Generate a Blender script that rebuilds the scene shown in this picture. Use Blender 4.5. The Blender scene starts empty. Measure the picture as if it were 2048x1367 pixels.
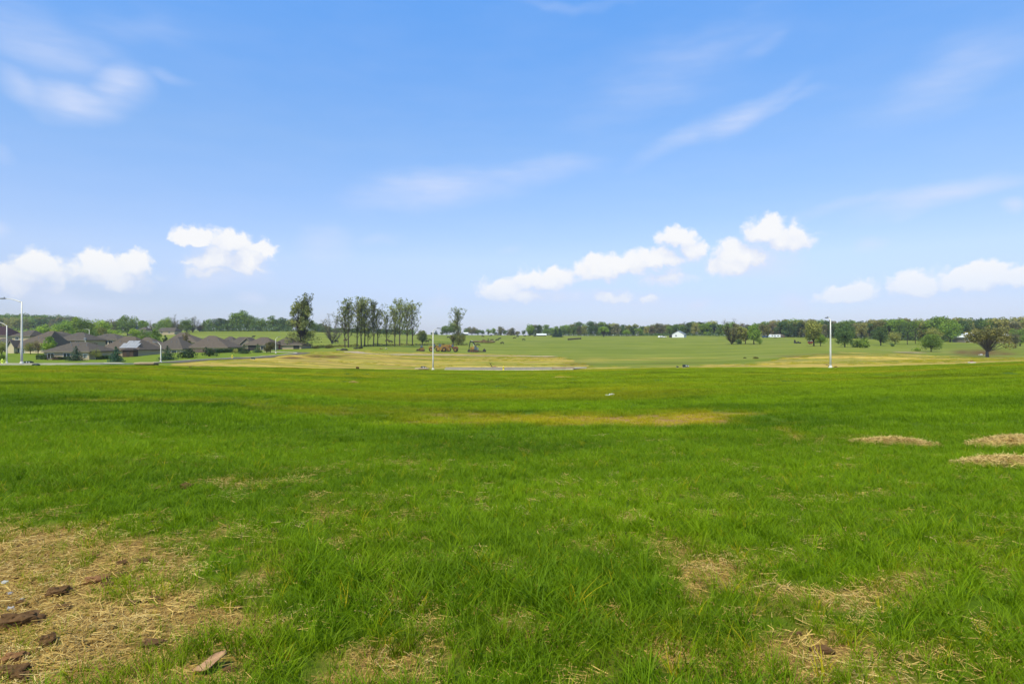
import bpy, math, random
import numpy as np
from mathutils import Vector, Matrix

S = bpy.context.scene
COL = S.collection
R = math.radians
F, CX, CY, CZ = 1220.0, 1024.0, 683.5, 1.75     # measured from the photograph (focal length in photo pixels, eye height)

# ------------------------------------------------------------------ small maths
def pchip(xs, ys, xq):
    xs = np.asarray(xs, float); ys = np.asarray(ys, float); xq = np.clip(np.asarray(xq, float), xs[0], xs[-1])
    h = np.diff(xs); d = np.diff(ys) / h
    m = np.zeros(len(xs)); m[0] = d[0]; m[-1] = d[-1]
    for i in range(1, len(xs) - 1):
        if d[i-1] * d[i] > 0:
            w1 = 2*h[i] + h[i-1]; w2 = h[i] + 2*h[i-1]
            m[i] = (w1 + w2) / (w1/d[i-1] + w2/d[i])
    k = np.clip(np.searchsorted(xs, xq, side='right') - 1, 0, len(xs) - 2)
    t = (xq - xs[k]) / h[k]
    return ((1+2*t)*(1-t)**2*ys[k] + t*(1-t)**2*h[k]*m[k] + t*t*(3-2*t)*ys[k+1] + t*t*(t-1)*h[k]*m[k+1])

_tab = np.random.RandomState(5).rand(256, 256)
def vnoise(x, y):
    x = np.asarray(x, float); y = np.asarray(y, float)
    xi = np.floor(x).astype(int); yi = np.floor(y).astype(int)
    u = x - xi; v = y - yi; u = u*u*(3-2*u); v = v*v*(3-2*v)
    a = _tab[xi & 255, yi & 255]; b = _tab[(xi+1) & 255, yi & 255]
    c = _tab[xi & 255, (yi+1) & 255]; d = _tab[(xi+1) & 255, (yi+1) & 255]
    return (a*(1-u)+b*u)*(1-v) + (c*(1-u)+d*u)*v
def fbm(x, y, o=3):
    s = 0; a = .5; n = 0
    for i in range(o):
        s = s + a*vnoise(x*2**i + 17.3*i, y*2**i + 5.1*i); n += a; a *= .5
    return s / n
def sstep(a, b, x):
    t = np.clip((np.asarray(x, float) - a) / (b - a), 0, 1); return t*t*(3-2*t)

# ------------------------------------------------------------------ terrain: surveyed profiles (azimuth column -> distance, sight line)
PROF = {
    0:    [(72,731),(80,728.5),(100,726),(165,717.5),(215,705),(300,692),(450,680),(700,662),(850,656),(1200,655)],
    200:  [(76,730),(85,727.5),(165,718),(230,700),(300,690),(450,677),(700,664),(900,661),(1200,661)],
    420:  [(85,733),(95,729),(130,718),(165,710),(230,702),(300,692),(400,681),(600,662),(650,660.5),(1200,662)],
    620:  [(100,736),(115,730),(150,715),(200,704),(240,697),(300,689),(450,672),(600,662.5),(700,661),(1200,664)],
    740:  [(110,738),(125,733),(170,712),(215,702),(245,694),(320,685),(450,674),(560,667),(700,665),(1200,668)],
    865:  [(117,739.5),(130,735),(180,716),(230,705),(260,700),(330,690),(450,677.5),(560,670.5),(650,669),(1200,673)],
    1020: [(118,740.5),(128,736),(180,718),(230,708),(260,703),(350,692),(450,680.5),(600,671),(700,670),(1200,675)],
    1200: [(114,738),(125,735),(160,722),(200,712),(260,703),(350,690),(480,678),(600,672),(700,671),(1200,675)],
    1370: [(110,735),(125,731),(160,722),(200,713),(260,703),(350,690),(470,675),(550,672),(700,670.5),(1200,674)],
    1660: [(94,735),(105,731),(150,715),(180,708),(220,702),(300,690),(400,681.5),(480,676),(600,673),(1200,675)],
    1850: [(90,730),(110,723.5),(170,714),(230,707),(265,701),(350,689),(450,680.5),(600,675),(1200,677)],
    2048: [(85,723),(110,719),(230,713),(265,699),(350,690),(450,682),(600,676),(1200,678)],
}
_cols = sorted(PROF)
_YG = np.concatenate([np.linspace(0, 60, 241)[:-1], np.linspace(60, 400, 681)[:-1], np.linspace(400, 1200, 401)[:-1], np.geomspace(1200, 6000, 30)])
_rows = []
for c in _cols:
    p = PROF[c]
    zs = [(Y, CZ - (py - CY)/F*Y) for Y, py in p]
    z1, Y1 = zs[0][1], zs[0][0]
    pts = [(0, 0), (3, -.005), (8, z1*.055), (25, z1*.27), (55, z1*55/Y1*1.0)] + zs
    pts.append((6000, zs[-1][1] - 60))
    _rows.append(pchip([q[0] for q in pts], [q[1] for q in pts], _YG))
_rows = np.array(_rows)
_TG = np.linspace(-1.0, 1.0, 241)
_tc = (np.array(_cols) - CX)/F
_ZT = np.array([pchip(_tc, _rows[:, j], np.clip(_TG, _tc[0], _tc[-1])) for j in range(len(_YG))]).T   # [t, Y]
MOUNDS = []
def H0(x, y):
    x = np.asarray(x, float); y = np.asarray(y, float)
    D = np.maximum(y, 3.0)
    t = np.clip(x / D, -.999, .999)
    a = (t + 1)/2*(len(_TG) - 1); i = np.clip(a.astype(int), 0, len(_TG)-2); fa = a - i
    yy = np.clip(y, 0, 5999)
    j = np.clip(np.searchsorted(_YG, yy, side='right') - 1, 0, len(_YG)-2); fb = (yy - _YG[j])/(_YG[j+1]-_YG[j])
    z = (_ZT[i, j]*(1-fa) + _ZT[i+1, j]*fa)*(1-fb) + (_ZT[i, j+1]*(1-fa) + _ZT[i+1, j+1]*fa)*fb
    r = np.sqrt(x*x + y*y)
    near = sstep(1.5, 9, r)*(1 - sstep(70, 100, r))
    z = z + near*((fbm(x/5.5+3, y/4.2+9, 2)-.5)*.26 + (fbm(x/1.7, y/1.5, 2)-.5)*.06)
    z = z + (1-sstep(400, 700, r))*sstep(140, 180, r)*(fbm(x/34, y/26, 2)-.5)*.5
    return z
def H(x, y):
    z = H0(x, y)
    for mx, my, rx, ry, h in MOUNDS:
        z = z + h*np.exp(-((x-mx)/rx)**2 - ((y-my)/ry)**2)
    return z
_YS = np.concatenate([np.arange(1.6, 60, .04), np.arange(60, 400, .25), np.arange(400, 1200, 1.0)])
def ground(px, py, ymin=1.6, ymax=1200):
    """ground point met by the sight line that the survey reads as (px, py)"""
    Y = _YS[(_YS >= ymin) & (_YS <= ymax)]
    x = (px - CX)/F*Y; z = H(x, Y)
    p = CY - (z - CZ)/Y*F
    k = np.nonzero(p <= py)[0]
    k = k[0] if len(k) else int(np.argmin(p))
    return Vector((float(x[k]), float(Y[k]), float(z[k])))
def atY(px, Y):
    x = (px - CX)/F*Y
    return Vector((x, Y, float(H(np.array([x]), np.array([Y]))[0])))
def mound(px, py, rx, ry, h, ymin=60):
    p = ground(px, py, ymin); MOUNDS.append((p.x, p.y, rx, ry, h))
for m in [(590,714,5,3,.55),(632,712,4.5,3,.6),(660,712,6,3,.55),(700,709,5,4,.3),(480,716.5,3,2,.15),(700,716,7,3,.25),
          (1620,716,14,5,.5),(1760,716,10,4,.4),(1180,721,8,3,.3)]:
    mound(*m)

# ------------------------------------------------------------------ scene helpers
def tag(o, label=None, cat=None, group=None, kind=None):
    if label: o['label'] = label
    if cat: o['category'] = cat
    if group: o['group'] = group
    if kind: o['kind'] = kind
    return o
def thing(name, label, cat, loc=(0, 0, 0), rz=0.0, group=None):
    o = bpy.data.objects.new(name, None); COL.objects.link(o)
    o.empty_display_size = .3
    o.location = loc; o.rotation_euler = (0, 0, rz)
    return tag(o, label, cat, group)
def link(name, me, parent=None, loc=None):
    o = bpy.data.objects.new(name, me); COL.objects.link(o)
    if parent is not None: o.parent = parent
    if loc is not None: o.location = loc
    return o

def mesh_np(name, V, faces4=None, faces3=None, mat=None, smooth=False):
    """mesh from numpy verts, quads [n,4] and triangles [n,3]"""
    me = bpy.data.meshes.new(name)
    V = np.asarray(V, np.float32).reshape(-1, 3)
    q = np.zeros((0, 4), np.int32) if faces4 is None else np.asarray(faces4, np.int32).reshape(-1, 4)
    t = np.zeros((0, 3), np.int32) if faces3 is None else np.asarray(faces3, np.int32).reshape(-1, 3)
    me.vertices.add(len(V)); me.vertices.foreach_set('co', V.ravel())
    me.loops.add(q.size + t.size)
    me.loops.foreach_set('vertex_index', np.concatenate([q.ravel(), t.ravel()]).astype(np.int32))
    me.polygons.add(len(q) + len(t))
    me.polygons.foreach_set('loop_start', np.concatenate([np.arange(len(q))*4, q.size + np.arange(len(t))*3]).astype(np.int32))
    if smooth: me.polygons.foreach_set('use_smooth', np.ones(len(q)+len(t), bool))
    me.update(calc_edges=True); me.validate()
    if mat: me.materials.append(mat)
    return me

class MB:
    """collects boxes, tubes, lofts and quads; build() links them as one mesh object"""
    def __init__(s): s.V = []; s.Fc = []
    def add(s, vs, fs, M=None):
        b = len(s.V)
        for v in vs:
            v = Vector(v)
            s.V.append(M @ v if M is not None else v)
        for f in fs: s.Fc.append([b + i for i in f])
    def box(s, x0, x1, y0, y1, z0, z1, M=None):
        s.add([(x0,y0,z0),(x1,y0,z0),(x1,y1,z0),(x0,y1,z0),(x0,y0,z1),(x1,y0,z1),(x1,y1,z1),(x0,y1,z1)],
              [(0,3,2,1),(4,5,6,7),(0,1,5,4),(1,2,6,5),(2,3,7,6),(3,0,4,7)], M)
    def bbox(s, x0, x1, y0, y1, z0, z1, b=.03, M=None):
        """box with chamfered vertical and top edges"""
        pts = [(x0+b,y0),(x1-b,y0),(x1,y0+b),(x1,y1-b),(x1-b,y1),(x0+b,y1),(x0,y1-b),(x0,y0+b)]
        ins = [(x0+2*b,y0+b),(x1-2*b,y0+b),(x1-b,y0+2*b),(x1-b,y1-2*b),(x1-2*b,y1-b),(x0+2*b,y1-b),(x0+b,y1-2*b),(x0+b,y0+2*b)]
        vs = [(a,c,z0) for a,c in pts] + [(a,c,z1-b) for a,c in pts] + [(a,c,z1) for a,c in ins]
        fs = [tuple(range(7,-1,-1)), tuple(range(16,24))]
        for l in (0, 8):
            for i in range(8): fs.append((l+i, l+(i+1)%8, l+8+(i+1)%8, l+8+i))
        s.add(vs, fs, M)
    def prism(s, prof, y0, y1, M=None):
        """profile [(x,z)] extruded along y"""
        n = len(prof)
        vs = [(x,y0,z) for x,z in prof] + [(x,y1,z) for x,z in prof]
        fs = [tuple(range(n)), tuple(range(2*n-1, n-1, -1))]
        for i in range(n): fs.append((i, n+i, n+(i+1)%n, (i+1)%n))
        s.add(vs, fs, M)
    def tube(s, path, rad, n=6, M=None, cap=True):
        path = [Vector(p) for p in path]
        if not hasattr(rad, '__len__'): rad = [rad]*len(path)
        vs = []; up0 = None
        for i, p in enumerate(path):
            d = (path[min(i+1, len(path)-1)] - path[max(i-1, 0)])
            d = d.normalized() if d.length > 1e-9 else Vector((0,0,1))
            ref = Vector((0,0,1)) if abs(d.z) < .9 else Vector((1,0,0))
            u = d.cross(ref).normalized(); w = d.cross(u).normalized()
            if up0 is not None and u.dot(up0) < 0: u = -u; w = -w
            up0 = u
            for k in range(n):
                a = 2*math.pi*k/n
                vs.append(p + (u*math.cos(a) + w*math.sin(a))*rad[i])
        fs = []
        for i in range(len(path)-1):
            for k in range(n):
                fs.append((i*n+k, i*n+(k+1)%n, (i+1)*n+(k+1)%n, (i+1)*n+k))
        if cap: fs += [tuple(range(n-1,-1,-1)), tuple(range((len(path)-1)*n, len(path)*n))]
        s.add(vs, fs, M)
    def lathe(s, prof, n=16, M=None):
        """profile [(r,z)] turned round z"""
        vs = [(r*math.cos(2*math.pi*k/n), r*math.sin(2*math.pi*k/n), z) for r, z in prof for k in range(n)]
        fs = []
        for i in range(len(prof)-1):
            for k in range(n): fs.append((i*n+k, i*n+(k+1)%n, (i+1)*n+(k+1)%n, (i+1)*n+k))
        fs += [tuple(range(n-1,-1,-1)), tuple(range((len(prof)-1)*n, len(prof)*n))]
        s.add(vs, fs, M)
    def blob(s, c, r, seed=0, n=10, m=7, rough=.25, M=None):
        """a lumpy closed stone or clod"""
        rg = random.Random(seed)
        ph = [(rg.uniform(0,6.28), rg.uniform(0,6.28), rg.uniform(1,3.4), rg.uniform(1,3.4)) for _ in range(5)]
        vs = []
        def k(a, b):
            v = 1
            for p, q, fa, fb in ph: v += rough*.45*math.sin(fa*a*1.0 + p + 2*math.sin(b*fb+q))
            return v + rg.uniform(-rough, rough)*.35
        vs.append((c[0], c[1], c[2]-r[2]*.9))
        for i in range(1, m):
            b = math.pi*i/m
            for j in range(n):
                a = 2*math.pi*j/n; q = k(a, b)
                vs.append((c[0]+r[0]*q*math.sin(b)*math.cos(a), c[1]+r[1]*q*math.sin(b)*math.sin(a), c[2]-r[2]*q*math.cos(b)))
        vs.append((c[0], c[1], c[2]+r[2]))
        fs = [(0, 1+(j+1)%n, 1+j) for j in range(n)]
        for i in range(m-2):
            for j in range(n): fs.append((1+i*n+j, 1+i*n+(j+1)%n, 1+(i+1)*n+(j+1)%n, 1+(i+1)*n+j))
        e = len(vs)-1
        fs += [(e, 1+(m-2)*n+j, 1+(m-2)*n+(j+1)%n) for j in range(n)]
        s.add(vs, fs, M)
    def mesh(s, name, mat, smooth=False):
        me = bpy.data.meshes.new(name)
        me.from_pydata([tuple(v) for v in s.V], [], s.Fc); me.update()
        if smooth: me.polygons.foreach_set('use_smooth', np.ones(len(me.polygons), bool))
        if mat: me.materials.append(mat)
        return me
    def build(s, name, mat, parent=None, smooth=False):
        return link(name, s.mesh(name, mat, smooth), parent)

# ------------------------------------------------------------------ materials
def new_mat(name):
    m = bpy.data.materials.new(name); m.use_nodes = True
    nt = m.node_tree
    for n in list(nt.nodes): nt.nodes.remove(n)
    return m, nt
def N(nt, kind, **kw):
    n = nt.nodes.new(kind)
    for k, v in kw.items(): setattr(n, k, v)
    return n
def rgb(c): return (c[0], c[1], c[2], 1.0)
def mixc(nt, fac, a, b, mode='MIX'):
    n = N(nt, 'ShaderNodeMix', data_type='RGBA', blend_type=mode)
    for sock, v in ((n.inputs[0], fac), (n.inputs[6], a), (n.inputs[7], b)):
        if isinstance(v, (tuple, list)): sock.default_value = rgb(v)
        elif isinstance(v, (int, float)): sock.default_value = v
        else: nt.links.new(v, sock)
    return n.outputs[2]
def math_n(nt, op, a, b=None, c=None, clamp=False):
    n = N(nt, 'ShaderNodeMath', operation=op); n.use_clamp = clamp
    for i, v in enumerate((a, b, c)):
        if v is None: continue
        if isinstance(v, (int, float)): n.inputs[i].default_value = v
        else: nt.links.new(v, n.inputs[i])
    return n.outputs[0]
def smooth_n(nt, v, a, b, lo=0.0, hi=1.0):
    n = N(nt, 'ShaderNodeMapRange', interpolation_type='SMOOTHSTEP')
    for i, q in enumerate((v, a, b, lo, hi)):
        if isinstance(q, (int, float)): n.inputs[i].default_value = q
        else: nt.links.new(q, n.inputs[i])
    return n.outputs[0]
def noise_n(nt, vec, scale, detail=3, rough=.55, out=0):
    n = N(nt, 'ShaderNodeTexNoise'); n.inputs['Scale'].default_value = scale; n.inputs['Detail'].default_value = detail
    n.inputs['Roughness'].default_value = rough
    if vec is not None: nt.links.new(vec, n.inputs['Vector'])
    return n.outputs[out]
def scaled(nt, vec, s):
    n = N(nt, 'ShaderNodeMapping'); n.inputs['Scale'].default_value = s; nt.links.new(vec, n.inputs['Vector']); return n.outputs[0]

def mat_plain(name, c1, c2=None, scale=4.0, rough=.7, spec=.25, metal=0.0, stretch=(1,1,1), bump=0.0, coord='Object'):
    m, nt = new_mat(name)
    o = N(nt, 'ShaderNodeOutputMaterial'); b = N(nt, 'ShaderNodeBsdfPrincipled')
    nt.links.new(b.outputs[0], o.inputs[0])
    b.inputs['Roughness'].default_value = rough; b.inputs['Specular IOR Level'].default_value = spec; b.inputs['Metallic'].default_value = metal
    tc = N(nt, 'ShaderNodeTexCoord'); v = scaled(nt, tc.outputs[coord], stretch)
    nz = noise_n(nt, v, scale, 5, .6)
    f = smooth_n(nt, nz, .3, .7)
    col = mixc(nt, f, c1, c2 if c2 else tuple(x*.8 for x in c1))
    nt.links.new(col, b.inputs['Base Color'])
    if bump:
        bp = N(nt, 'ShaderNodeBump'); bp.inputs['Strength'].default_value = bump; bp.inputs['Distance'].default_value = .03
        nt.links.new(nz, bp.inputs['Height']); nt.links.new(bp.outputs[0], b.inputs['Normal'])
    return m

def mat_leaf(name, c, var=.35, trans=.28, nscale=.35, rough=.55, warm=(1.25,1.05,.8)):
    """foliage: colour drifts between clumps and between plants; some light comes through"""
    m, nt = new_mat(name)
    o = N(nt, 'ShaderNodeOutputMaterial'); b = N(nt, 'ShaderNodeBsdfPrincipled'); t = N(nt, 'ShaderNodeBsdfTranslucent'); mx = N(nt, 'ShaderNodeMixShader')
    b.inputs['Roughness'].default_value = rough; b.inputs['Specular IOR Level'].default_value = .2
    g = N(nt, 'ShaderNodeNewGeometry')
    n1 = noise_n(nt, g.outputs['Position'], nscale, 4, .65)
    f = smooth_n(nt, n1, .3, .7)
    lo = tuple(x*(1-var) for x in c); hi = tuple(x*(1+var)*w for x, w in zip(c, warm))
    col = mixc(nt, f, lo, hi)
    oi = N(nt, 'ShaderNodeObjectInfo')
    k = smooth_n(nt, oi.outputs['Random'], 0, 1, .72, 1.28)
    vm = N(nt, 'ShaderNodeVectorMath', operation='SCALE'); nt.links.new(col, vm.inputs[0]); nt.links.new(k, vm.inputs['Scale'])
    nt.links.new(vm.outputs[0], b.inputs['Base Color']); nt.links.new(vm.outputs[0], t.inputs['Color'])
    mx.inputs[0].default_value = trans
    nt.links.new(b.outputs[0], mx.inputs[1]); nt.links.new(t.outputs[0], mx.inputs[2]); nt.links.new(mx.outputs[0], o.inputs[0])
    return m

MT = {}
MT['bark'] = mat_plain('bark', (.10,.085,.068), (.055,.045,.036), 3, .9, .1, stretch=(3,3,.6))
MT['barkdark'] = mat_plain('bark_dark', (.05,.042,.036), (.03,.026,.022), 3, .9, .1)
MT['barkgrey'] = mat_plain('bark_grey', (.15,.13,.115), (.09,.08,.07), 3, .9, .1)
MT['green'] = mat_leaf('leaf_green', (0.159, 0.269, 0.039))
MT['bright'] = mat_leaf('leaf_bright', (0.238, 0.371, 0.042))
MT['poplar'] = mat_leaf('leaf_poplar', (.190,.235,.080), .3, .3)
MT['hero'] = mat_leaf('leaf_lone_tree', (.165,.205,.065), .35, .25)
MT['dark'] = mat_leaf('leaf_dark', (0.075, 0.136, 0.039), .3, .15)
MT['spruce'] = mat_leaf('needle_spruce', (0.041, 0.085, 0.042), .35, .08, .9, .6, (1.0,1.05,1.1))
MT['yew'] = mat_leaf('needle_yew', (0.046, 0.090, 0.029), .35, .08, .9)
MT['olive'] = mat_leaf('leaf_olive', (0.235, 0.270, 0.068), .3, .3)
MT['tan'] = mat_leaf('bud_tan', (.20,.185,.095), .3, .25)
MT['oak'] = mat_leaf('leaf_oak', (0.235, 0.246, 0.074), .35, .25, .5)
MT['rusty'] = mat_leaf('leaf_rusty', (.115,.062,.046), .3, .2)
MT['grey'] = mat_leaf('bud_grey', (.175,.185,.100), .3, .25)
MT['weed'] = mat_leaf('weed_leaf', (0.131, 0.140, 0.035), .4, .2, .5)
MT['roof'] = mat_plain('shingles', (.120,.100,.078), (.078,.066,.052), 1.6, .9, .1, stretch=(1,3,3))
MT['roof2'] = mat_plain('shingles_brown', (.135,.107,.080), (.092,.074,.056), 1.6, .9, .1, stretch=(1,3,3))
MT['roofred'] = mat_plain('roof_maroon', (.055,.030,.032), (.038,.022,.025), 1.6, .8, .1)
MT['siding'] = mat_plain('siding_tan', (.46,.365,.225), (.40,.32,.20), 1.2, .7, .2, stretch=(.4,.4,6))
MT['siding2'] = mat_plain('siding_cream', (.60,.50,.31), (.54,.45,.28), 1.2, .7, .2, stretch=(.4,.4,6))
MT['brickred'] = mat_plain('brick_red', (.30,.10,.075), (.24,.085,.065), 6, .85, .1)
MT['whitepaint'] = mat_plain('white_paint', (.78,.78,.76), (.72,.72,.71), 3, .5, .3)
MT['whitemetal'] = mat_plain('white_metal', (.82,.83,.85), (.74,.75,.77), 1.5, .45, .4, stretch=(1,1,.3))
MT['trim'] = mat_plain('trim_paint', (.26,.225,.165), (.22,.19,.14), 3, .7, .1)
MT['glass'] = mat_plain('window_glass', (.028,.040,.042), (.02,.03,.033), 2, .08, .6)
MT['wood'] = mat_plain('deck_wood', (.10,.066,.046), (.065,.045,.034), 5, .85, .15, stretch=(.5,4,4))
MT['fencewood'] = mat_plain('fence_wood', (.16,.12,.09), (.11,.085,.066), 3, .85, .1)
MT['railbrown'] = mat_plain('rail_brown', (.07,.055,.045), (.045,.037,.032), 3, .85, .1)
MT['galv'] = mat_plain('galvanised_pole', (.74,.70,.60), (.66,.63,.55), 2, .45, .45, stretch=(3,3,.4))
MT['lampgrey'] = mat_plain('lamp_head_grey', (.20,.21,.23), (.15,.16,.18), 4, .5, .4)
MT['lens'] = mat_plain('lamp_lens', (.55,.56,.55), (.5,.5,.5), 4, .2, .5)
MT['concrete'] = mat_plain('concrete', (.56,.50,.38), (.46,.41,.31), .8, 1.0, .0)
MT['asphalt'] = mat_plain('asphalt', (.155,.138,.108), (.12,.107,.084), .9, 1.0, .0)
MT['gravel'] = mat_plain('gravel', (.48,.37,.235), (.36,.27,.16), .9, .95, .1, stretch=(1,1,1), coord='Object')
MT['yellow'] = mat_plain('machine_yellow', (.42,.24,.030), (.15,.085,.03), 1.4, .55, .3)
MT['rustred'] = mat_plain('machine_rust', (.24,.085,.030), (.13,.06,.03), 1.6, .75, .2)
MT['black'] = mat_plain('dark_steel', (.030,.028,.026), (.05,.045,.04), 2.5, .7, .3)
MT['rubber'] = mat_plain('tyre_rubber', (.028,.027,.026), (.045,.04,.036), 3, .85, .2)
MT['cabglass'] = mat_plain('cab_glass', (.10,.14,.16), (.07,.10,.12), 2, .1, .6)
MT['greenbox'] = mat_plain('box_green', (.022,.036,.026), (.03,.045,.03), 3, .5, .3)
MT['hydrant'] = mat_plain('hydrant_yellow', (.72,.60,.04), (.62,.50,.04), 5, .5, .35)
MT['limecone'] = mat_plain('hydrant_lime', (.60,.72,.06), (.5,.62,.06), 5, .5, .35)
MT['soil'] = mat_plain('clod_soil', (.165,.090,.037), (.070,.038,.016), 14, .95, .1, bump=.9)
MT['soilred'] = mat_plain('clod_red', (.27,.135,.055), (.16,.078,.034), 16, .95, .1, bump=.9)
MT['stone'] = mat_plain('chalk_stone', (.62,.60,.58), (.45,.43,.42), 22, .8, .2, bump=.4)
MT['barkchip'] = mat_plain('bark_chip', (.46,.27,.15), (.30,.17,.09), 25, .9, .1, bump=.5)
MT['hide'] = mat_plain('cow_hide', (.030,.024,.021), (.018,.015,.014), 2, .7, .2)
MT['hidebrown'] = mat_plain('cow_hide_brown', (.085,.042,.026), (.06,.03,.02), 2, .7, .2)
MT['hay'] = mat_plain('hay', (.085,.070,.048), (.055,.047,.035), 5, .95, .1)
MT['solar'] = mat_plain('solar_panel', (.34,.33,.32), (.28,.28,.28), .8, .45, .4)
MT['redpaint'] = mat_plain('red_paint', (.30,.055,.035), (.24,.05,.03), 3, .6, .3)
MT['bluepaint'] = mat_plain('blue_paint', (.06,.10,.2), (.05,.08,.16), 3, .4, .4)
MT['brush'] = mat_leaf('brush_twigs', (.17, .135, .065), .35, .15, .8)

# ------------------------------------------------------------------ camera, sun, sky
cam = bpy.data.cameras.new('camera'); cam.sensor_width = 36; cam.lens = F/2048*36; cam.clip_start = .05; cam.clip_end = 20000
camo = bpy.data.objects.new('camera', cam); COL.objects.link(camo)
camo.location = (0, 0, CZ); camo.rotation_euler = (R(90), 0, 0)
S.camera = camo
S.view_settings.view_transform = 'Standard'; S.view_settings.look = 'None'; S.view_settings.exposure = 0.0; S.view_settings.gamma = 1
HAZE = .00013
SUN_EL, SUN_AZ = 56.0, 205.0      # compass-style azimuth from +Y clockwise: over the left shoulder
sl = bpy.data.lights.new('sun', 'SUN'); sl.energy = 4.6; sl.angle = R(8); sl.color = (1.0, .90, .62)
so = bpy.data.objects.new('sun', sl); COL.objects.link(so)
sd = Vector((math.sin(R(SUN_AZ))*math.cos(R(SUN_EL)), math.cos(R(SUN_AZ))*math.cos(R(SUN_EL)), math.sin(R(SUN_EL))))
so.rotation_euler = (-sd).to_track_quat('-Z', 'Y').to_euler(); so.location = (0, -40, 90)

def azel(px, py):
    a = math.atan((px-CX)/F); e = math.atan((CY-py)/math.hypot(F, px-CX)); return a, e
CUMULUS = [(75,535,55,32),(60,560,90,34),(25,575,60,26),(190,535,55,28),(215,555,85,36),(268,535,38,32),(250,562,62,36),
           (390,476,42,18),(462,490,50,32),(440,520,72,34),(425,545,62,20),(485,528,56,32),(525,497,25,14),(500,520,46,24),
           (1005,585,52,28),(1090,562,72,26),(1060,590,90,18),(1240,535,88,28),(1205,548,64,24),(1320,522,72,26),(1355,482,40,25),(1378,506,40,26),(1330,552,64,20),
           (1225,588,44,20),(1300,592,22,12),(1530,468,50,32),(1562,486,60,38),(1500,512,72,34),(1592,490,38,26),(1470,534,64,22),
           (1700,590,62,22),(1830,578,54,32),(1950,560,92,28),(1990,545,46,24),(2040,555,46,24),
           (-80,550,70,40),(2140,560,80,36),(2260,520,80,50),(-220,500,90,60)]
CIRRUS = [(60,158,95,26,-22,.75),(165,198,110,34,-14,.95),(255,182,75,52,10,.8),(350,160,70,16,4,.35),(90,70,190,70,-8,.55),(260,40,200,40,5,.25),
          (1480,225,150,30,16,.70),(1370,270,150,22,22,.55),(1580,200,110,16,4,.35),(1060,345,140,30,10,.6),(880,385,190,42,6,.7),(660,485,65,36,0,.55),(770,485,60,10,-4,.3),
          (1880,400,210,20,5,.75),(1700,415,150,14,4,.4),(1900,160,260,60,18,.42),(1520,75,60,20,10,.35),(1150,5,140,14,0,.3),(1740,475,45,12,4,.6),(10,295,30,22,0,.4),(1020,495,40,10,0,.3),(1350,130,280,70,20,.34),
          (515,603,32,13,0,.7),(890,605,28,12,0,.7),(2035,425,26,14,0,.8),(12,460,36,20,0,.7),(1580,600,32,20,0,.75),(1405,610,36,16,0,.7),
          (150,592,210,30,0,.75),(460,556,120,26,-4,.7),(1180,596,240,28,-4,.7),(1500,538,120,28,0,.65),(1890,596,220,26,0,.65),(600,540,500,60,0,.15)]
W = bpy.data.worlds.new('World'); S.world = W; W.use_nodes = True
nt = W.node_tree
for n in list(nt.nodes): nt.nodes.remove(n)
wo = N(nt, 'ShaderNodeOutputWorld'); bg = N(nt, 'ShaderNodeBackground'); nt.links.new(bg.outputs[0], wo.inputs[0])
bg.inputs['Strength'].default_value = 0.1
sky = N(nt, 'ShaderNodeTexSky', sky_type='NISHITA'); sky.sun_disc = False
sky.sun_elevation = R(SUN_EL); sky.sun_rotation = R(SUN_AZ); sky.altitude = 300; sky.air_density = 1.0; sky.dust_density = .6; sky.ozone_density = 2.0
tc = N(nt, 'ShaderNodeTexCoord')
sep = N(nt, 'ShaderNodeSeparateXYZ'); nt.links.new(tc.outputs['Generated'], sep.inputs[0])
az = math_n(nt, 'ARCTAN2', sep.outputs['X'], sep.outputs['Y'])
el = math_n(nt, 'ARCSINE', sep.outputs['Z'])
ae = N(nt, 'ShaderNodeCombineXYZ'); nt.links.new(az, ae.inputs['X']); nt.links.new(el, ae.inputs['Y'])
AE = ae.outputs[0]
# billows of the cumulus: a field of overlapping ellipses in (azimuth, elevation), one field per bank
def cumulus_group(name, blobs):
    cg = bpy.data.node_groups.new(name, 'ShaderNodeTree')
    cg.interface.new_socket('Vector', in_out='INPUT', socket_type='NodeSocketVector'); cg.interface.new_socket('Value', in_out='OUTPUT', socket_type='NodeSocketFloat')
    gi = N(cg, 'NodeGroupInput'); go = N(cg, 'NodeGroupOutput'); last = None
    for px, py, rx, ry in blobs:
        a, e = azel(px, py); a2, _ = azel(px+rx, py); _, e2 = azel(px, py-ry)
        sa, se = 1/(abs(a2-a)*1.50), 1/(abs(e2-e)*1.50)
        mp = N(cg, 'ShaderNodeMapping'); mp.inputs['Scale'].default_value = (sa, se, 0); mp.inputs['Location'].default_value = (-a*sa, -e*se, 0)
        if last is None: cg.links.new(gi.outputs[0], mp.inputs['Vector'])
        else:            # chained so that the shader compiler works through the billows one after another
            ch = N(cg, 'ShaderNodeVectorMath', operation='MULTIPLY_ADD'); cg.links.new(last, ch.inputs[0]); ch.inputs[1].default_value = (1e-7, 1e-7, 0)
            cg.links.new(gi.outputs[0], ch.inputs[2]); cg.links.new(ch.outputs[0], mp.inputs['Vector'])
        ln = N(cg, 'ShaderNodeVectorMath', operation='LENGTH'); cg.links.new(mp.outputs[0], ln.inputs[0])
        v = math_n(cg, 'SUBTRACT', 1.0, ln.outputs['Value'])
        last = v if last is None else math_n(cg, 'SMOOTH_MAX', last, v, .14)
    cg.links.new(last, go.inputs[0])
    return cg
nzv = N(nt, 'ShaderNodeTexNoise'); nzv.inputs['Scale'].default_value = 26; nzv.inputs['Detail'].default_value = 6; nzv.inputs['Roughness'].default_value = .60
nt.links.new(AE, nzv.inputs['Vector'])
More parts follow.
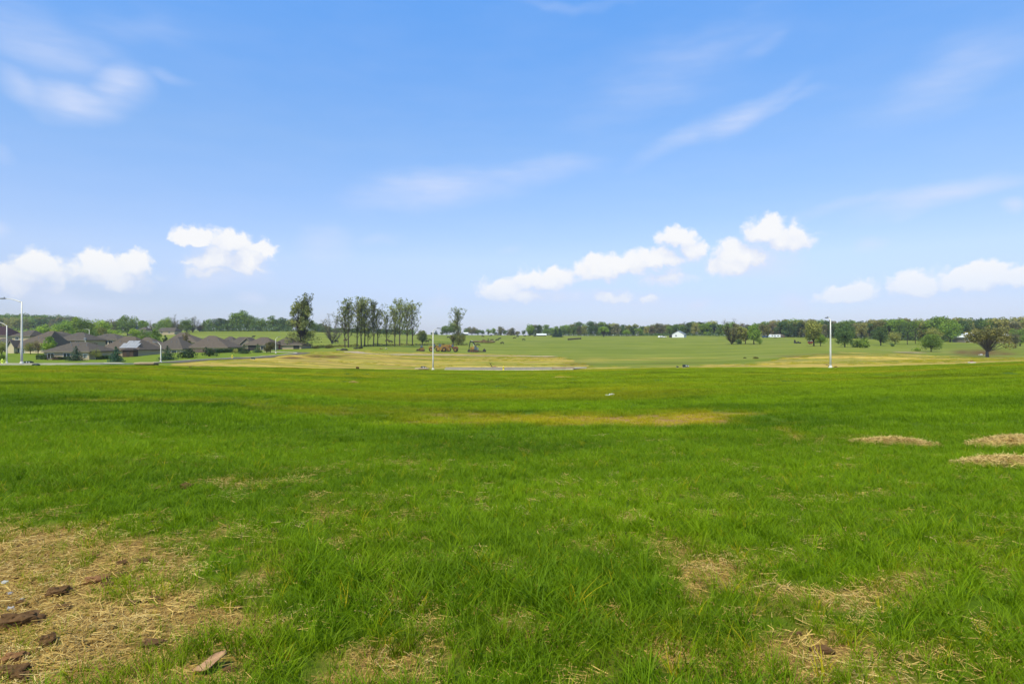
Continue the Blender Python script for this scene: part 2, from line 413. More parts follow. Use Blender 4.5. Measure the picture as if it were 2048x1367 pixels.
off = N(nt, 'ShaderNodeVectorMath', operation='SUBTRACT'); nt.links.new(nzv.outputs['Color'], off.inputs[0]); off.inputs[1].default_value = (.5, .5, .5)
ofs = N(nt, 'ShaderNodeVectorMath', operation='SCALE'); nt.links.new(off.outputs[0], ofs.inputs[0]); ofs.inputs['Scale'].default_value = .040
wv = N(nt, 'ShaderNodeVectorMath', operation='ADD'); nt.links.new(AE, wv.inputs[0]); nt.links.new(ofs.outputs[0], wv.inputs[1])
def billow(sc, amp):
    vo = N(nt, 'ShaderNodeTexVoronoi', feature='SMOOTH_F1'); vo.inputs['Scale'].default_value = sc; vo.inputs['Smoothness'].default_value = .6; nt.links.new(wv.outputs[0], vo.inputs['Vector'])
    return math_n(nt, 'MULTIPLY', math_n(nt, 'SUBTRACT', .45, vo.outputs['Distance']), amp)
bil = math_n(nt, 'ADD', billow(42, .34), billow(105, .24))
# cirrus: combed noise inside soft tilted ellipses
cl = None
fine = N(nt, 'ShaderNodeMapping'); fine.inputs['Rotation'].default_value = (0, 0, R(-9)); fine.inputs['Scale'].default_value = (2.2, 9.5, 1); nt.links.new(AE, fine.inputs['Vector'])
cn = noise_n(nt, fine.outputs[0], 3.2, 7, .58)
wsp = smooth_n(nt, cn, .30, .78)
wrp = noise_n(nt, AE, 5.0, 3, .5, 1)
wo1 = N(nt, 'ShaderNodeVectorMath', operation='SUBTRACT'); nt.links.new(wrp, wo1.inputs[0]); wo1.inputs[1].default_value = (.5, .5, .5)
wo2 = N(nt, 'ShaderNodeVectorMath', operation='SCALE'); nt.links.new(wo1.outputs[0], wo2.inputs[0]); wo2.inputs['Scale'].default_value = .10
wc = N(nt, 'ShaderNodeVectorMath', operation='ADD'); nt.links.new(AE, wc.inputs[0]); nt.links.new(wo2.outputs[0], wc.inputs[1])
for px, py, rx, ry, rot, k in CIRRUS:
    a, e = azel(px, py); a2, _ = azel(px+rx, py); _, e2 = azel(px, py-ry)
    sa, se = 1/(abs(a2-a)*1.45), 1/(abs(e2-e)*1.75)
    sb = N(nt, 'ShaderNodeVectorMath', operation='SUBTRACT'); nt.links.new(wc.outputs[0], sb.inputs[0]); sb.inputs[1].default_value = (a, e, 0)
    ro = N(nt, 'ShaderNodeVectorRotate', rotation_type='Z_AXIS'); ro.inputs['Angle'].default_value = R(-rot); nt.links.new(sb.outputs[0], ro.inputs['Vector'])
    mu = N(nt, 'ShaderNodeVectorMath', operation='MULTIPLY'); nt.links.new(ro.outputs[0], mu.inputs[0]); mu.inputs[1].default_value = (sa, se, 0)
    ln = N(nt, 'ShaderNodeVectorMath', operation='LENGTH'); nt.links.new(mu.outputs[0], ln.inputs[0])
    v = smooth_n(nt, ln.outputs['Value'], 1.0, .0, 0, k)
    cl = v if cl is None else math_n(nt, 'SMOOTH_MAX', cl, v, .1)
cal = math_n(nt, 'MULTIPLY', cl, math_n(nt, 'MULTIPLY_ADD', wsp, .60, .42), clamp=True)
# clear air, its blue deepening with height
rp = N(nt, 'ShaderNodeValToRGB'); nt.links.new(el, rp.inputs[0])
stops = [(.0, (1.0, 1.06, 1.55)), (.068, (1.22, 1.18, 1.50)), (.13, (1.64, 1.52, 1.70)), (.20, (1.58, 1.64, 1.88)), (.304, (1.52, 1.85, 2.15)), (.508, (1.16, 2.15, 2.90)), (.9, (1.1, 2.1, 2.8))]
while len(rp.color_ramp.elements) < len(stops): rp.color_ramp.elements.new(.5)
for e_, (p_, c_) in zip(rp.color_ramp.elements, stops): e_.position = p_; e_.color = (c_[0]/3, c_[1]/3, c_[2]/3, 1)
sk = N(nt, 'ShaderNodeVectorMath', operation='SCALE'); nt.links.new(rp.outputs[0], sk.inputs[0]); sk.inputs['Scale'].default_value = 3.0
sky2 = N(nt, 'ShaderNodeVectorMath', operation='MULTIPLY'); nt.links.new(sky.outputs[0], sky2.inputs[0]); nt.links.new(sk.outputs[0], sky2.inputs[1])
s1 = mixc(nt, cal, sky2.outputs[0], (7.3, 8.0, 10.0))
nt.links.new(s1, bg.inputs['Color'])
def cloud_bank(name, blobs):
    cg = cumulus_group(name, blobs)
    def field(dy):
        a = N(nt, 'ShaderNodeVectorMath', operation='ADD'); nt.links.new(wv.outputs[0], a.inputs[0]); a.inputs[1].default_value = (0, dy, 0)
        g = N(nt, 'ShaderNodeGroup'); g.node_tree = cg; nt.links.new(a.outputs[0], g.inputs[0]); return g.outputs[0]
    F0 = math_n(nt, 'ADD', field(0), bil); F1 = math_n(nt, 'ADD', field(.022), bil)
    lit = math_n(nt, 'ADD', math_n(nt, 'SUBTRACT', F0, F1), math_n(nt, 'MULTIPLY', bil, .9))
    top = smooth_n(nt, math_n(nt, 'SUBTRACT', F0, F1), -.48, .42); shade = smooth_n(nt, lit, -.32, .55)
    soft = math_n(nt, 'MULTIPLY_ADD', top, -.85, 1.25)
    alpha = smooth_n(nt, F0, .02, math_n(nt, 'ADD', .02, soft))
    alpha = math_n(nt, 'POWER', alpha, 1.45)
    alpha = math_n(nt, 'MULTIPLY', alpha, smooth_n(nt, el, .045, .12, .45, .93))
    ccol = mixc(nt, shade, (7.2, 7.85, 9.5), (10.0, 9.95, 9.9))
    b_ = N(nt, 'ShaderNodeBackground'); b_.inputs['Strength'].default_value = .1
    nt.links.new(mixc(nt, alpha, s1, ccol), b_.inputs['Color'])
    return b_.outputs[0]
left = cloud_bank('cumulus_west', [c for c in CUMULUS if c[0] < 780]); right = cloud_bank('cumulus_east', [c for c in CUMULUS if c[0] >= 780])
side = math_n(nt, 'GREATER_THAN', az, azel(780, 600)[0])
band = math_n(nt, 'MULTIPLY', math_n(nt, 'LESS_THAN', math_n(nt, 'ABSOLUTE', az), 1.0), math_n(nt, 'LESS_THAN', math_n(nt, 'ABSOLUTE', math_n(nt, 'SUBTRACT', el, .125)), .145))
m1 = N(nt, 'ShaderNodeMixShader'); nt.links.new(side, m1.inputs[0]); nt.links.new(left, m1.inputs[1]); nt.links.new(right, m1.inputs[2])
m2 = N(nt, 'ShaderNodeMixShader'); nt.links.new(band, m2.inputs[0]); nt.links.new(bg.outputs[0], m2.inputs[1]); nt.links.new(m1.outputs[0], m2.inputs[2])
nt.links.new(m2.outputs[0], wo.inputs[0])
W.cycles.sampling_method = 'MANUAL'; W.cycles.sample_map_resolution = 512

# ------------------------------------------------------------------ the ground: one sheet
E_PX = _cols
E_Y = [PROF[c][0][0] for c in _cols]
def edgeY(px): return pchip(E_PX, E_Y, px)
ST_PX = [-200, 330, 345, 385, 420, 480, 560, 620, 660, 740, 800, 865, 940, 1020, 1080, 1130, 1150, 1172, 1190, 1390, 1420, 1500, 1540, 1560, 1600, 1640, 1720, 1800, 1850, 1900, 1960, 2048, 2400]
ST_PY = [760, 740, 725, 722, 719.5, 717, 711.5, 704, 701, 701, 704, 706, 707, 709, 712, 716, 722, 728, 734, 733, 729, 728, 722, 716, 711, 708.5, 707.5, 708.5, 711, 713, 715, 716, 716]
def to_px(x, y, z):
    yy = np.maximum(y, .5)
    return CX + F*x/yy, CY - (z - CZ)/yy*F
def gauss(px, py, cx, cy, rx, ry): return np.exp(-((px-cx)/rx)**2 - ((py-cy)/ry)**2)
# bare or thin places in the young grass, surveyed on the photograph: (px, py, rx, ry, strength)
THIN = [(-10,1190,190,120,1.0),(200,1150,170,70,.62),(60,1320,170,90,.8),(300,1270,200,90,.62),(470,1090,120,45,.5),(520,1230,110,70,.42),(400,1355,170,45,.62),
        (60,1085,150,32,.6),(370,968,110,16,.25),(465,962,40,14,.3),(560,1010,120,40,.15),(660,1030,60,30,.2),(250,965,50,10,.15),
        (790,1330,110,50,.64),(875,1235,55,32,.6),(690,1360,90,25,.55),(1030,1255,60,30,.5),(1235,1235,60,40,.6),(1190,1088,45,12,.35),(1250,1038,28,9,.35),(915,1105,32,14,.3),(720,1065,50,15,.25),
        (1430,1125,80,38,.68),(1400,1190,40,40,.6),(1560,1190,80,30,.55),(1630,1290,90,36,.68),(1345,1265,70,45,.55),(1470,1340,130,40,.5),(1800,1165,60,24,.5),(1850,1300,80,20,.55),(1990,1345,60,30,.6),(1700,1210,60,20,.35),(1750,1350,120,20,.4),
        (1130,838,250,10,.85),(1395,837,110,12,.85),(1260,845,200,6,.35),(830,826,170,12,.38),(880,845,120,5,.3),(320,802,170,6,.40),(470,800,110,5,.28),(540,813,80,6,.34),(640,822,110,8,.3),(200,800,60,5,.3),(1575,862,22,8,.75),(1690,870,130,5,.5),
        (1122,752,22,2.2,.9),(1290,750,40,1.8,.55),(706,764,10,1.6,.7),(230,735,40,1.6,.5),(40,735,60,1.6,.3),(1300,760,60,1.5,.45),(1780,735,120,1.6,.3),(700,745,200,1.5,.3),(240,872,40,6,.25),(590,868,60,5,.2),
        (1786,884,50,6,.7),(2020,883,50,9,.7),(2010,922,50,10,.7)]
def density(x, y, px, py):
    far = sstep(11, 17, y); near = 1 - sstep(8, 14, y)
    wx = (fbm(x*.9, y*.9, 2)-.5)*70*(1-far) + (fbm(x*.25, y*.5, 2)-.5)*160*far; wy = (fbm(x*.9+40, y*.9, 2)-.5)*40*(1-far)
    d = np.ones_like(px)
    for cx, cy, rx, ry, s in THIN:
        f_ = cy < 880 and cy > 770
        d = d - s*(.88 if cy > 930 else .85)*gauss(px + wx, py + wy, cx, cy, rx, ry*(1.35 if f_ else 1))
    tuft = fbm(x*2.6+7, y*2.6, 2) - .5; mid = fbm(x*.9+3, y*.9+8, 2) - .5
    d = d + near*((.55 + .45*(1 - sstep(4.5, 7, y)))*tuft*.95 + mid*.38) + .08*sstep(4, 7, y) + (1-near)*(fbm(x*1.1+7, y*1.1, 3) - .5)*.5
    d = d - .08*near*sstep(.52, .72, fbm(x*.6+2, y*.6+9, 2)) - .04*near
    d = d - .30*sstep(.52, .78, fbm(x*.055 + 4, y*.14 + 2, 3))*sstep(14, 30, y)
    return np.clip(d, 0, 1.25)
tl = np.concatenate([-np.geomspace(2.4, .96, 14)[:-1], np.linspace(-.94, .94, 471), np.geomspace(.96, 2.4, 14)[1:]])
rl = np.concatenate([[-90, -40, -16, -6, -2, 0, .8], np.geomspace(1.5, 60, 190)[:-1], np.arange(60, 320, 1.0), np.arange(320, 800, 3.0), np.geomspace(800, 2600, 16)])
TT, YY = np.meshgrid(tl, rl)
SP = np.where(YY >= 1.5, YY, 1.5 + (1.5 - YY))
XX = TT*SP
ZZ = H(XX.ravel(), YY.ravel()).reshape(XX.shape)
nr, nc = XX.shape
idx = np.arange(nr*nc).reshape(nr, nc)
fq = np.stack([idx[:-1, :-1], idx[:-1, 1:], idx[1:, 1:], idx[1:, :-1]], -1).reshape(-1, 4)
gx, gy, gz = XX.ravel(), YY.ravel(), ZZ.ravel()
gpx, gpy = to_px(gx, gy, gz)
wob = (fbm(gx/6, gy/6, 3)-.5)
Ye = edgeY(np.clip(gpx, -400, 2400)) + wob*5
a_green = 1 - sstep(-.6, .6, gy - Ye)
spy = np.interp(gpx, ST_PX, ST_PY)
a_straw = sstep(-1.0, .8, gpy - spy + wob*8 + (fbm(gx/14+3, gy/9, 3)-.5)*9)*(1 - a_green)*(gy > 60)
for cx, cy, rx, ry, s in [(1330,716,90,1.2,.8),(1250,719,90,1.5,.7),(1190,723,40,3,.6),(1420,716,70,.8,.5),(1195,717,30,2.5,.6),(1350,732,90,1.5,.5),(1960,722,60,2,.6)]:
    a_straw = np.maximum(a_straw, s*gauss(gpx, gpy, cx, cy, rx, ry)*(1-a_green)*(gy > 60))
a_straw = a_straw*(1 - .6*sstep(.55, .68, fbm(gx*.03+5, gy*.15, 3)))
a_dirt = np.zeros_like(gx)
for cx, cy, rx, ry, s in [(585,715,26,3.0,1),(632,712.5,20,3.6,1),(662,713,22,3.0,1),(692,710,10,1.5,.6),(480,717,10,1.6,.8),(497,718,8,1.2,.6),(1965,705,48,6.5,1),(1925,704,22,5,.9),(2010,707,24,3,.9),(1820,705,26,1.8,.8),(1590,712,40,2,.6),(1660,708,60,1.6,.55),(1085,716,50,3,.35),(930,710,60,2,.35),(760,716,90,4,.25),(1150,728,30,4,.5),(1345,725,80,3,.22)]:
    a_dirt = np.maximum(a_dirt, s*gauss(gpx, gpy, cx, cy, rx, ry)*(gy > 60)*(1-a_green))
a_lawn = (1 - sstep(560, 660, gpx))*(1 - a_green)*(1 - sstep(230, 300, gy))
a_dens = density(gx, gy, gpx, gpy)*(gy < 130) + (gy >= 130)*1.0
me = mesh_np('ground', np.stack([gx, gy, gz], 1), fq, smooth=True)
for nm, arr in (('green', a_green), ('straw', a_straw), ('dirt', a_dirt), ('lawn', a_lawn), ('dens', a_dens)):
    at = me.attributes.new(nm, 'FLOAT', 'POINT'); at.data.foreach_set('value', arr.astype(np.float32))

m, nt = new_mat('field_ground')
o = N(nt, 'ShaderNodeOutputMaterial'); b = N(nt, 'ShaderNodeBsdfPrincipled'); nt.links.new(b.outputs[0], o.inputs[0])
b.inputs['Roughness'].default_value = .95; b.inputs['Specular IOR Level'].default_value = .05
def att(nm): return N(nt, 'ShaderNodeAttribute', attribute_name=nm).outputs['Fac']
P = N(nt, 'ShaderNodeNewGeometry').outputs['Position']
# litter under the young grass: straw mulch over brown soil
nl1 = noise_n(nt, P, 3.2, 4, .6); nl2 = noise_n(nt, P, 38, 3, .6)
st1 = N(nt, 'ShaderNodeMapping'); st1.inputs['Rotation'].default_value = (0, 0, R(25)); st1.inputs['Scale'].default_value = (130, 18, 1); nt.links.new(P, st1.inputs['Vector'])
st2 = N(nt, 'ShaderNodeMapping'); st2.inputs['Rotation'].default_value = (0, 0, R(-40)); st2.inputs['Scale'].default_value = (20, 120, 1); nt.links.new(P, st2.inputs['Vector'])
fib = math_n(nt, 'MAXIMUM', noise_n(nt, st1.outputs[0], 1, 2), noise_n(nt, st2.outputs[0], 1, 2))
mulch = mixc(nt, smooth_n(nt, fib, .46, .72), (.15, .082, .025), (.60, .39, .105))
mulch = mixc(nt, smooth_n(nt, nl1, .62, .76), mulch, (.105, .068, .042))
mulch = mixc(nt, smooth_n(nt, nl2, .55, .8, 0, .6), mulch, (.09, .06, .035))
under = mixc(nt, nl1, (.055, .105, .005), (.100, .155, .008))
gr = mixc(nt, smooth_n(nt, att('dens'), .35, .85), mulch, under)
# beyond the kerb: straw-blown slopes, mown lawns, pasture
v1 = scaled(nt, P, (1, 1.6, 0)); n1 = noise_n(nt, v1, .075, 5, .62); n2 = noise_n(nt, v1, .45, 4, .6); n3 = noise_n(nt, v1, 2.6, 3, .6)
straw = mixc(nt, smooth_n(nt, n2, .3, .7), (.46, .335, .045), (.60, .435, .085))
straw = mixc(nt, smooth_n(nt, n3, .45, .75, 0, .35), straw, (.25, .17, .07))
e1 = noise_n(nt, scaled(nt, P, (.028, .17, 0)), 1, 5, .62); e2 = noise_n(nt, scaled(nt, P, (.06, .42, 0)), 1, 4, .6)
straw = mixc(nt, smooth_n(nt, e1, .47, .58, 0, .9), straw, (.200, .220, .018))
straw = mixc(nt, smooth_n(nt, e2, .46, .60, 0, .8), straw, (.30, .195, .065))
straw = mixc(nt, smooth_n(nt, noise_n(nt, v1, .16, 4, .6), .60, .68, 0, .8), straw, (.110, .160, .014))
past = mixc(nt, smooth_n(nt, n1, .35, .65), (.175, .205, .022), (.225, .245, .034))
past = mixc(nt, smooth_n(nt, n2, .5, .8, 0, .35), past, (.125, .175, .025))
past = mixc(nt, smooth_n(nt, noise_n(nt, P, .018, 4, .6), .5, .72, 0, .5), past, (.225, .235, .065))
past = mixc(nt, smooth_n(nt, noise_n(nt, scaled(nt, P, (.010, .055, 0)), 1, 5, .62), .45, .60, 0, .8), past, (.125, .165, .016))
past = mixc(nt, smooth_n(nt, e1, .56, .68, 0, .6), past, (.25, .235, .07))
lawn = mixc(nt, smooth_n(nt, n2, .35, .7), (.130, .185, .014), (.180, .225, .020))
dirt = mixc(nt, smooth_n(nt, n3, .35, .7), (.155, .078, .030), (.080, .042, .018))
far = mixc(nt, att('lawn'), past, lawn)
far = mixc(nt, att('straw'), far, straw)
far = mixc(nt, math_n(nt, 'MULTIPLY', att('dirt'), smooth_n(nt, n3, .25, .55, .5, 1.0)), far, dirt)
col = mixc(nt, att('green'), far, gr)
nt.links.new(col, b.inputs['Base Color'])
bp = N(nt, 'ShaderNodeBump'); bp.inputs['Strength'].default_value = .5; bp.inputs['Distance'].default_value = .02
nt.links.new(fib, bp.inputs['Height']); nt.links.new(bp.outputs[0], b.inputs['Normal'])
me.materials.append(m)
tag(link('ground', me), kind='structure')

# ------------------------------------------------------------------ roads and tracks laid on the ground
def ribbon(name, pts, w, mat, lift=.03, kerb=None, kind='structure', sub=6, uneven=0.0):
    """a strip along pts=[(x,y)], width w, following the ground"""
    P_ = [Vector((p[0], p[1], 0)) for p in pts]
    fine = []
    for i in range(len(P_)-1):
        p0 = P_[max(i-1, 0)]; p1 = P_[i]; p2 = P_[i+1]; p3 = P_[min(i+2, len(P_)-1)]
        for k in range(sub):
            t = k/sub
            fine.append(.5*((2*p1) + (p2-p0)*t + (2*p0-5*p1+4*p2-p3)*t*t + (3*p1-p0-3*p2+p3)*t**3))
    fine.append(P_[-1])
    V = []; Q = []; nx = 7; rg = np.random.RandomState(3)
    for i, p in enumerate(fine):
        d = (fine[min(i+1, len(fine)-1)] - fine[max(i-1, 0)]).normalized(); s = Vector((d.y, -d.x, 0))
        ww = w*(1 + uneven*(rg.rand()-.5))
        row = [p + s*(-ww/2 + ww*k/(nx-1)) for k in range(nx)]
        zz = H(np.array([q.x for q in row]), np.array([q.y for q in row])) + lift
        V += [(q.x, q.y, z) for q, z in zip(row, zz)]
    for i in range(len(fine)-1):
        for k in range(nx-1): Q.append((i*nx+k, i*nx+k+1, (i+1)*nx+k+1, (i+1)*nx+k))
    o_ = link(name, mesh_np(name, V, Q, mat=mat, smooth=True)); tag(o_, kind=kind)
    return fine
def kerb_line(name, fine, side, w=.45, h=.14, lift=.02):
    mb = MB(); ring = []
    for i, p in enumerate(fine):
        d = (fine[min(i+1, len(fine)-1)] - fine[max(i-1, 0)]).normalized(); s = Vector((d.y, -d.x, 0))
        a = p + s*side; c = p + s*(side + w)
        z0 = float(H(np.array([p.x]), np.array([a.y]))[0]); za = float(H(np.array([a.x]), np.array([a.y]))[0]); zc = float(H(np.array([c.x]), np.array([c.y]))[0])
        ring.append([Vector((a.x, a.y, za-.2)), Vector((a.x, a.y, za+h)), Vector((c.x, c.y, zc+h)), Vector((c.x, c.y, zc-.2))])
    vs = [v for r_ in ring for v in r_]; fs = []
    for i in range(len(ring)-1):
        for k in range(4): fs.append((i*4+k, i*4+(k+1) % 4, (i+1)*4+(k+1) % 4, (i+1)*4+k))
    fs += [(3, 2, 1, 0), tuple(range(len(vs)-4, len(vs)))]
    mb.add(vs, fs)
    tag(mb.build(name, MT['concrete']), kind='structure')
def gp(px, py, ymin=60):
    p = ground(px, py, ymin); return (p.x, p.y)
west = [(atY(px, edgeY(px)+5.5+d).x, edgeY(px)+5.5+d) for px, d in ((-260, 0), (-120, 0), (0, 0), (80, 0), (160, 0), (240, 2))]
fl = ribbon('street', west, 8.0, MT['asphalt'], .05)
kerb_line('kerb', fl, 4.0, .7, .22); kerb_line('kerb', fl, -4.6, .6, .16)
midr = [(atY(px, edgeY(px)+dy).x, edgeY(px)+dy) for px, dy in ((890, 5.5), (960, 5.5), (1040, 5.5), (1110, 5.5), (1160, 5.0))]
fm = ribbon('street', midr, 8.0, MT['asphalt'], .05)
kerb_line('kerb', fm, 4.0, .5, .2); kerb_line('kerb', fm, -4.6, .6, .2)
bend = [gp(338, 725.5), gp(385, 722), gp(430, 719), gp(480, 716.5), gp(540, 713), gp(590, 708.5), gp(608, 706), gp(590, 704.5), gp(562, 703.5), gp(530, 703)]
fb_ = ribbon('street', bend, 3.8, MT['asphalt'], .06, sub=8)
kerb_line('kerb', fb_, -2.4, .5, .16)
ribbon('gravel_track', [gp(700, 702.5), gp(722, 706), gp(770, 708.6), gp(830, 709), gp(890, 709.5), gp(950, 711), gp(1020, 711.5), gp(1080, 712.5), gp(1105, 713)], 5.5, MT['gravel'], .06, sub=8, uneven=.5)
ribbon('gravel_track', [gp(1845, 705), gp(1815, 704.6), gp(1790, 703.8)], 4, MT['gravel'], .05, uneven=.4)
drv = [gp(196, 724.5, 80), gp(208, 726, 80), gp(216, 728, 78)]
ribbon('driveway', [(atY(200, 95).x, 95), (atY(208, 90).x, 90), (atY(213, 85.5).x, 85.5)], 5, MT['concrete'], .08)

# ------------------------------------------------------------------ grass and straw: uncountable, one object each, scattered with geometry nodes
def blade_mesh(rng, n, rad, hmin, hmax, wid, seg, lean=.5, wind=(.25, .1)):
    V = []; Q = []; T = []
    for i in range(n):
        a = rng.uniform(0, 2*np.pi); r = rad*np.sqrt(rng.uniform()); bx, by = r*np.cos(a), r*np.sin(a)
        az_ = rng.uniform(0, 2*np.pi) if rad > .12 else a + rng.normal()*.7
        h = rng.uniform(hmin, hmax); w = wid*rng.uniform(.7, 1.25)
        out = lean*rng.uniform(.25, 1.3)
        dx, dy = np.cos(az_)*out + wind[0]*rng.uniform(.4, 1.4), np.sin(az_)*out + wind[1]*rng.uniform(.4, 1.4)
        fa = rng.uniform(0, 2*np.pi); sx, sy = np.cos(fa), np.sin(fa)
        droop = rng.uniform(.1, .75)
        k0 = len(V)
        for k in range(seg+1):
            t = k/seg; ww = w*(1 - t**1.6)*.5 + .0004
            px_ = bx + dx*h*t**1.7; py_ = by + dy*h*t**1.7; pz_ = h*(t - droop*.45*t**2.6) - .01
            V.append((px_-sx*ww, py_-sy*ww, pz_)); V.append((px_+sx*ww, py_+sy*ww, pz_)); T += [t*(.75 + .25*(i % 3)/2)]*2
        for k in range(seg): Q.append((k0+2*k, k0+2*k+1, k0+2*k+3, k0+2*k+2))
    return np.array(V), np.array(Q), np.array(T)
def straw_mesh(rng, n, rad, lmin, lmax, wid):
    V = []; Q = []
    for i in range(n):
        a = rng.uniform(0, 2*np.pi); r = rad*np.sqrt(rng.uniform()); c = np.array([r*np.cos(a), r*np.sin(a), rng.uniform(.002, .028)])
        b_ = rng.uniform(0, np.pi); l = rng.uniform(lmin, lmax); d = np.array([np.cos(b_), np.sin(b_), rng.normal()*.14]); s_ = np.array([-d[1], d[0], rng.normal()*.5])
        w = wid*rng.uniform(.6, 1.3); k0 = len(V)
        bend = rng.normal()*.08*l
        for k in (-1, 0, 1):
            q = c + d*l*.5*k + np.array([-d[1], d[0], .15])*bend*(1-abs(k)); q[2] = max(q[2], .001)
            V.append(q - s_*w*.5); V.append(q + s_*w*.5)
        Q += [(k0, k0+1, k0+3, k0+2), (k0+2, k0+3, k0+5, k0+4)]
    return np.array(V), np.array(Q), np.full(len(V), .5)

def scatter(name, protos, pts, rot, scl, idx_, shade, mat, label=None, yel=None):
    """one object: its mesh carries the tuft shapes and the planting points, its node tree plants them"""
    V = []; Q = []; pid = []; off_ = 0; tip = []
    for i, (v, q, tp_) in enumerate(protos):
        tip.append(tp_)
        V.append(v); Q.append(q + off_); off_ += len(v); pid += [i]*len(v)
    n0 = off_; V.append(pts); n = len(pts)
    me = mesh_np(name, np.concatenate(V), np.concatenate(Q), mat=mat)
    def put(nm, typ, key, arr):
        a_ = me.attributes.new(nm, typ, 'POINT'); a_.data.foreach_set(key, np.ascontiguousarray(arr).ravel())
    put('pid', 'INT', 'value', np.array(pid + [-1]*n, np.int32))
    put('idx', 'INT', 'value', np.concatenate([np.zeros(n0, int), idx_]).astype(np.int32))
    put('rot', 'FLOAT_VECTOR', 'vector', np.concatenate([np.zeros((n0, 3)), rot]).astype(np.float32))
    put('scl', 'FLOAT_VECTOR', 'vector', np.concatenate([np.ones((n0, 3)), scl]).astype(np.float32))
    put('shade', 'FLOAT', 'value', np.concatenate([np.zeros(n0), shade]).astype(np.float32))
    put('yel', 'FLOAT', 'value', np.concatenate([np.zeros(n0), yel if yel is not None else np.zeros(n)]).astype(np.float32))
    put('tip', 'FLOAT', 'value', np.concatenate(tip + [np.zeros(n)]).astype(np.float32))
    ng = bpy.data.node_groups.new(name + '_planting', 'GeometryNodeTree')
    ng.interface.new_socket('Geometry', in_out='INPUT', socket_type='NodeSocketGeometry'); ng.interface.new_socket('Geometry', in_out='OUTPUT', socket_type='NodeSocketGeometry')
    gi = ng.nodes.new('NodeGroupInput'); go = ng.nodes.new('NodeGroupOutput')
    def na(nm, t):
        q = ng.nodes.new('GeometryNodeInputNamedAttribute'); q.data_type = t; q.inputs['Name'].default_value = nm; return q.outputs[0]
    cmp_ = ng.nodes.new('FunctionNodeCompare'); cmp_.data_type = 'INT'; cmp_.operation = 'LESS_THAN'
    pidn = na('pid', 'INT')
    ng.links.new(pidn, [s_ for s_ in cmp_.inputs if s_.name == 'A' and s_.type == 'INT'][0]); [s_ for s_ in cmp_.inputs if s_.name == 'B' and s_.type == 'INT'][0].default_value = 0
    sp = ng.nodes.new('GeometryNodeSeparateGeometry'); sp.domain = 'POINT'
    ng.links.new(gi.outputs[0], sp.inputs['Geometry']); ng.links.new(cmp_.outputs[0], sp.inputs['Selection'])
    si = ng.nodes.new('GeometryNodeSplitToInstances'); si.domain = 'POINT'
    ng.links.new(sp.outputs['Inverted'], si.inputs['Geometry']); ng.links.new(pidn, si.inputs['Group ID'])
    ip = ng.nodes.new('GeometryNodeInstanceOnPoints'); ng.links.new(sp.outputs['Selection'], ip.inputs['Points']); ng.links.new(si.outputs[0], ip.inputs['Instance'])
    ip.inputs['Pick Instance'].default_value = True
    ng.links.new(na('idx', 'INT'), ip.inputs['Instance Index'])
    er = ng.nodes.new('FunctionNodeEulerToRotation'); ng.links.new(na('rot', 'FLOAT_VECTOR'), er.inputs[0]); ng.links.new(er.outputs[0], ip.inputs['Rotation'])
    ng.links.new(na('scl', 'FLOAT_VECTOR'), ip.inputs['Scale'])
    ng.links.new(ip.outputs[0], go.inputs[0])
    ob = link(name, me); md = ob.modifiers.new('planting', 'NODES'); md.node_group = ng
    return tag(ob, label, None, None, 'stuff')

def mat_grass(name, dark, mid, yellow, trans=.3):
    m, nt = new_mat(name)
    o = N(nt, 'ShaderNodeOutputMaterial'); b = N(nt, 'ShaderNodeBsdfPrincipled'); t = N(nt, 'ShaderNodeBsdfTranslucent'); mx = N(nt, 'ShaderNodeMixShader')
    b.inputs['Roughness'].default_value = .5; b.inputs['Specular IOR Level'].default_value = .10
    sh = N(nt, 'ShaderNodeAttribute', attribute_type='INSTANCER', attribute_name='shade').outputs['Fac']
    ye = N(nt, 'ShaderNodeAttribute', attribute_type='INSTANCER', attribute_name='yel').outputs['Fac']
    P = N(nt, 'ShaderNodeNewGeometry').outputs['Position']
    n1 = noise_n(nt, P, 9, 2, .5)
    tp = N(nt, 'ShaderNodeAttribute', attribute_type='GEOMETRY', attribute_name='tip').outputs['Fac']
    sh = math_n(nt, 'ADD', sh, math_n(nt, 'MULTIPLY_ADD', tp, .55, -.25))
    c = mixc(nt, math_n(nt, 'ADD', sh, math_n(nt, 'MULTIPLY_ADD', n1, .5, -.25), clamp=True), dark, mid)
    c = mixc(nt, ye, c, yellow)
    nt.links.new(c, b.inputs['Base Color']); nt.links.new(c, t.inputs['Color'])
    mx.inputs[0].default_value = trans
    nt.links.new(b.outputs[0], mx.inputs[1]); nt.links.new(t.outputs[0], mx.inputs[2]); nt.links.new(mx.outputs[0], o.inputs[0])
    return m
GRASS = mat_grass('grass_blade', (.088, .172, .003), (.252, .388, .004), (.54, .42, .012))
STRAW = mat_grass('straw_stalk', (.34, .205, .048), (.66, .45, .130), (.70, .52, .20), .1)

def wedge(n, y0, y1, rng, margin=.12, power=1.0):
    """points spread evenly over the field in front, between two distances"""
    y = np.sqrt(rng.uniform(y0*y0, y1*y1, n)) if power == 1 else y0*(y1/y0)**rng.uniform(0, 1, n)
    t = rng.uniform(-(CX/F) - margin, CX/F + margin, n)
    return t*y, y
rng = np.random.RandomState(11)
def tone(x, y):
    """how light and how yellow the sward grows from place to place"""
    s_ = .05 + .30*sstep(14, 40, y) + .9*fbm(x*.30+3, y*.42, 3) - .46*sstep(.5, .75, fbm(x*.12+9, y*.30+1, 3))
    yv = .17*sstep(18, 50, y) + sstep(.50, .80, fbm(x*.05+21, y*.16+3, 3))*sstep(20, 40, y)*.45
    return s_, yv
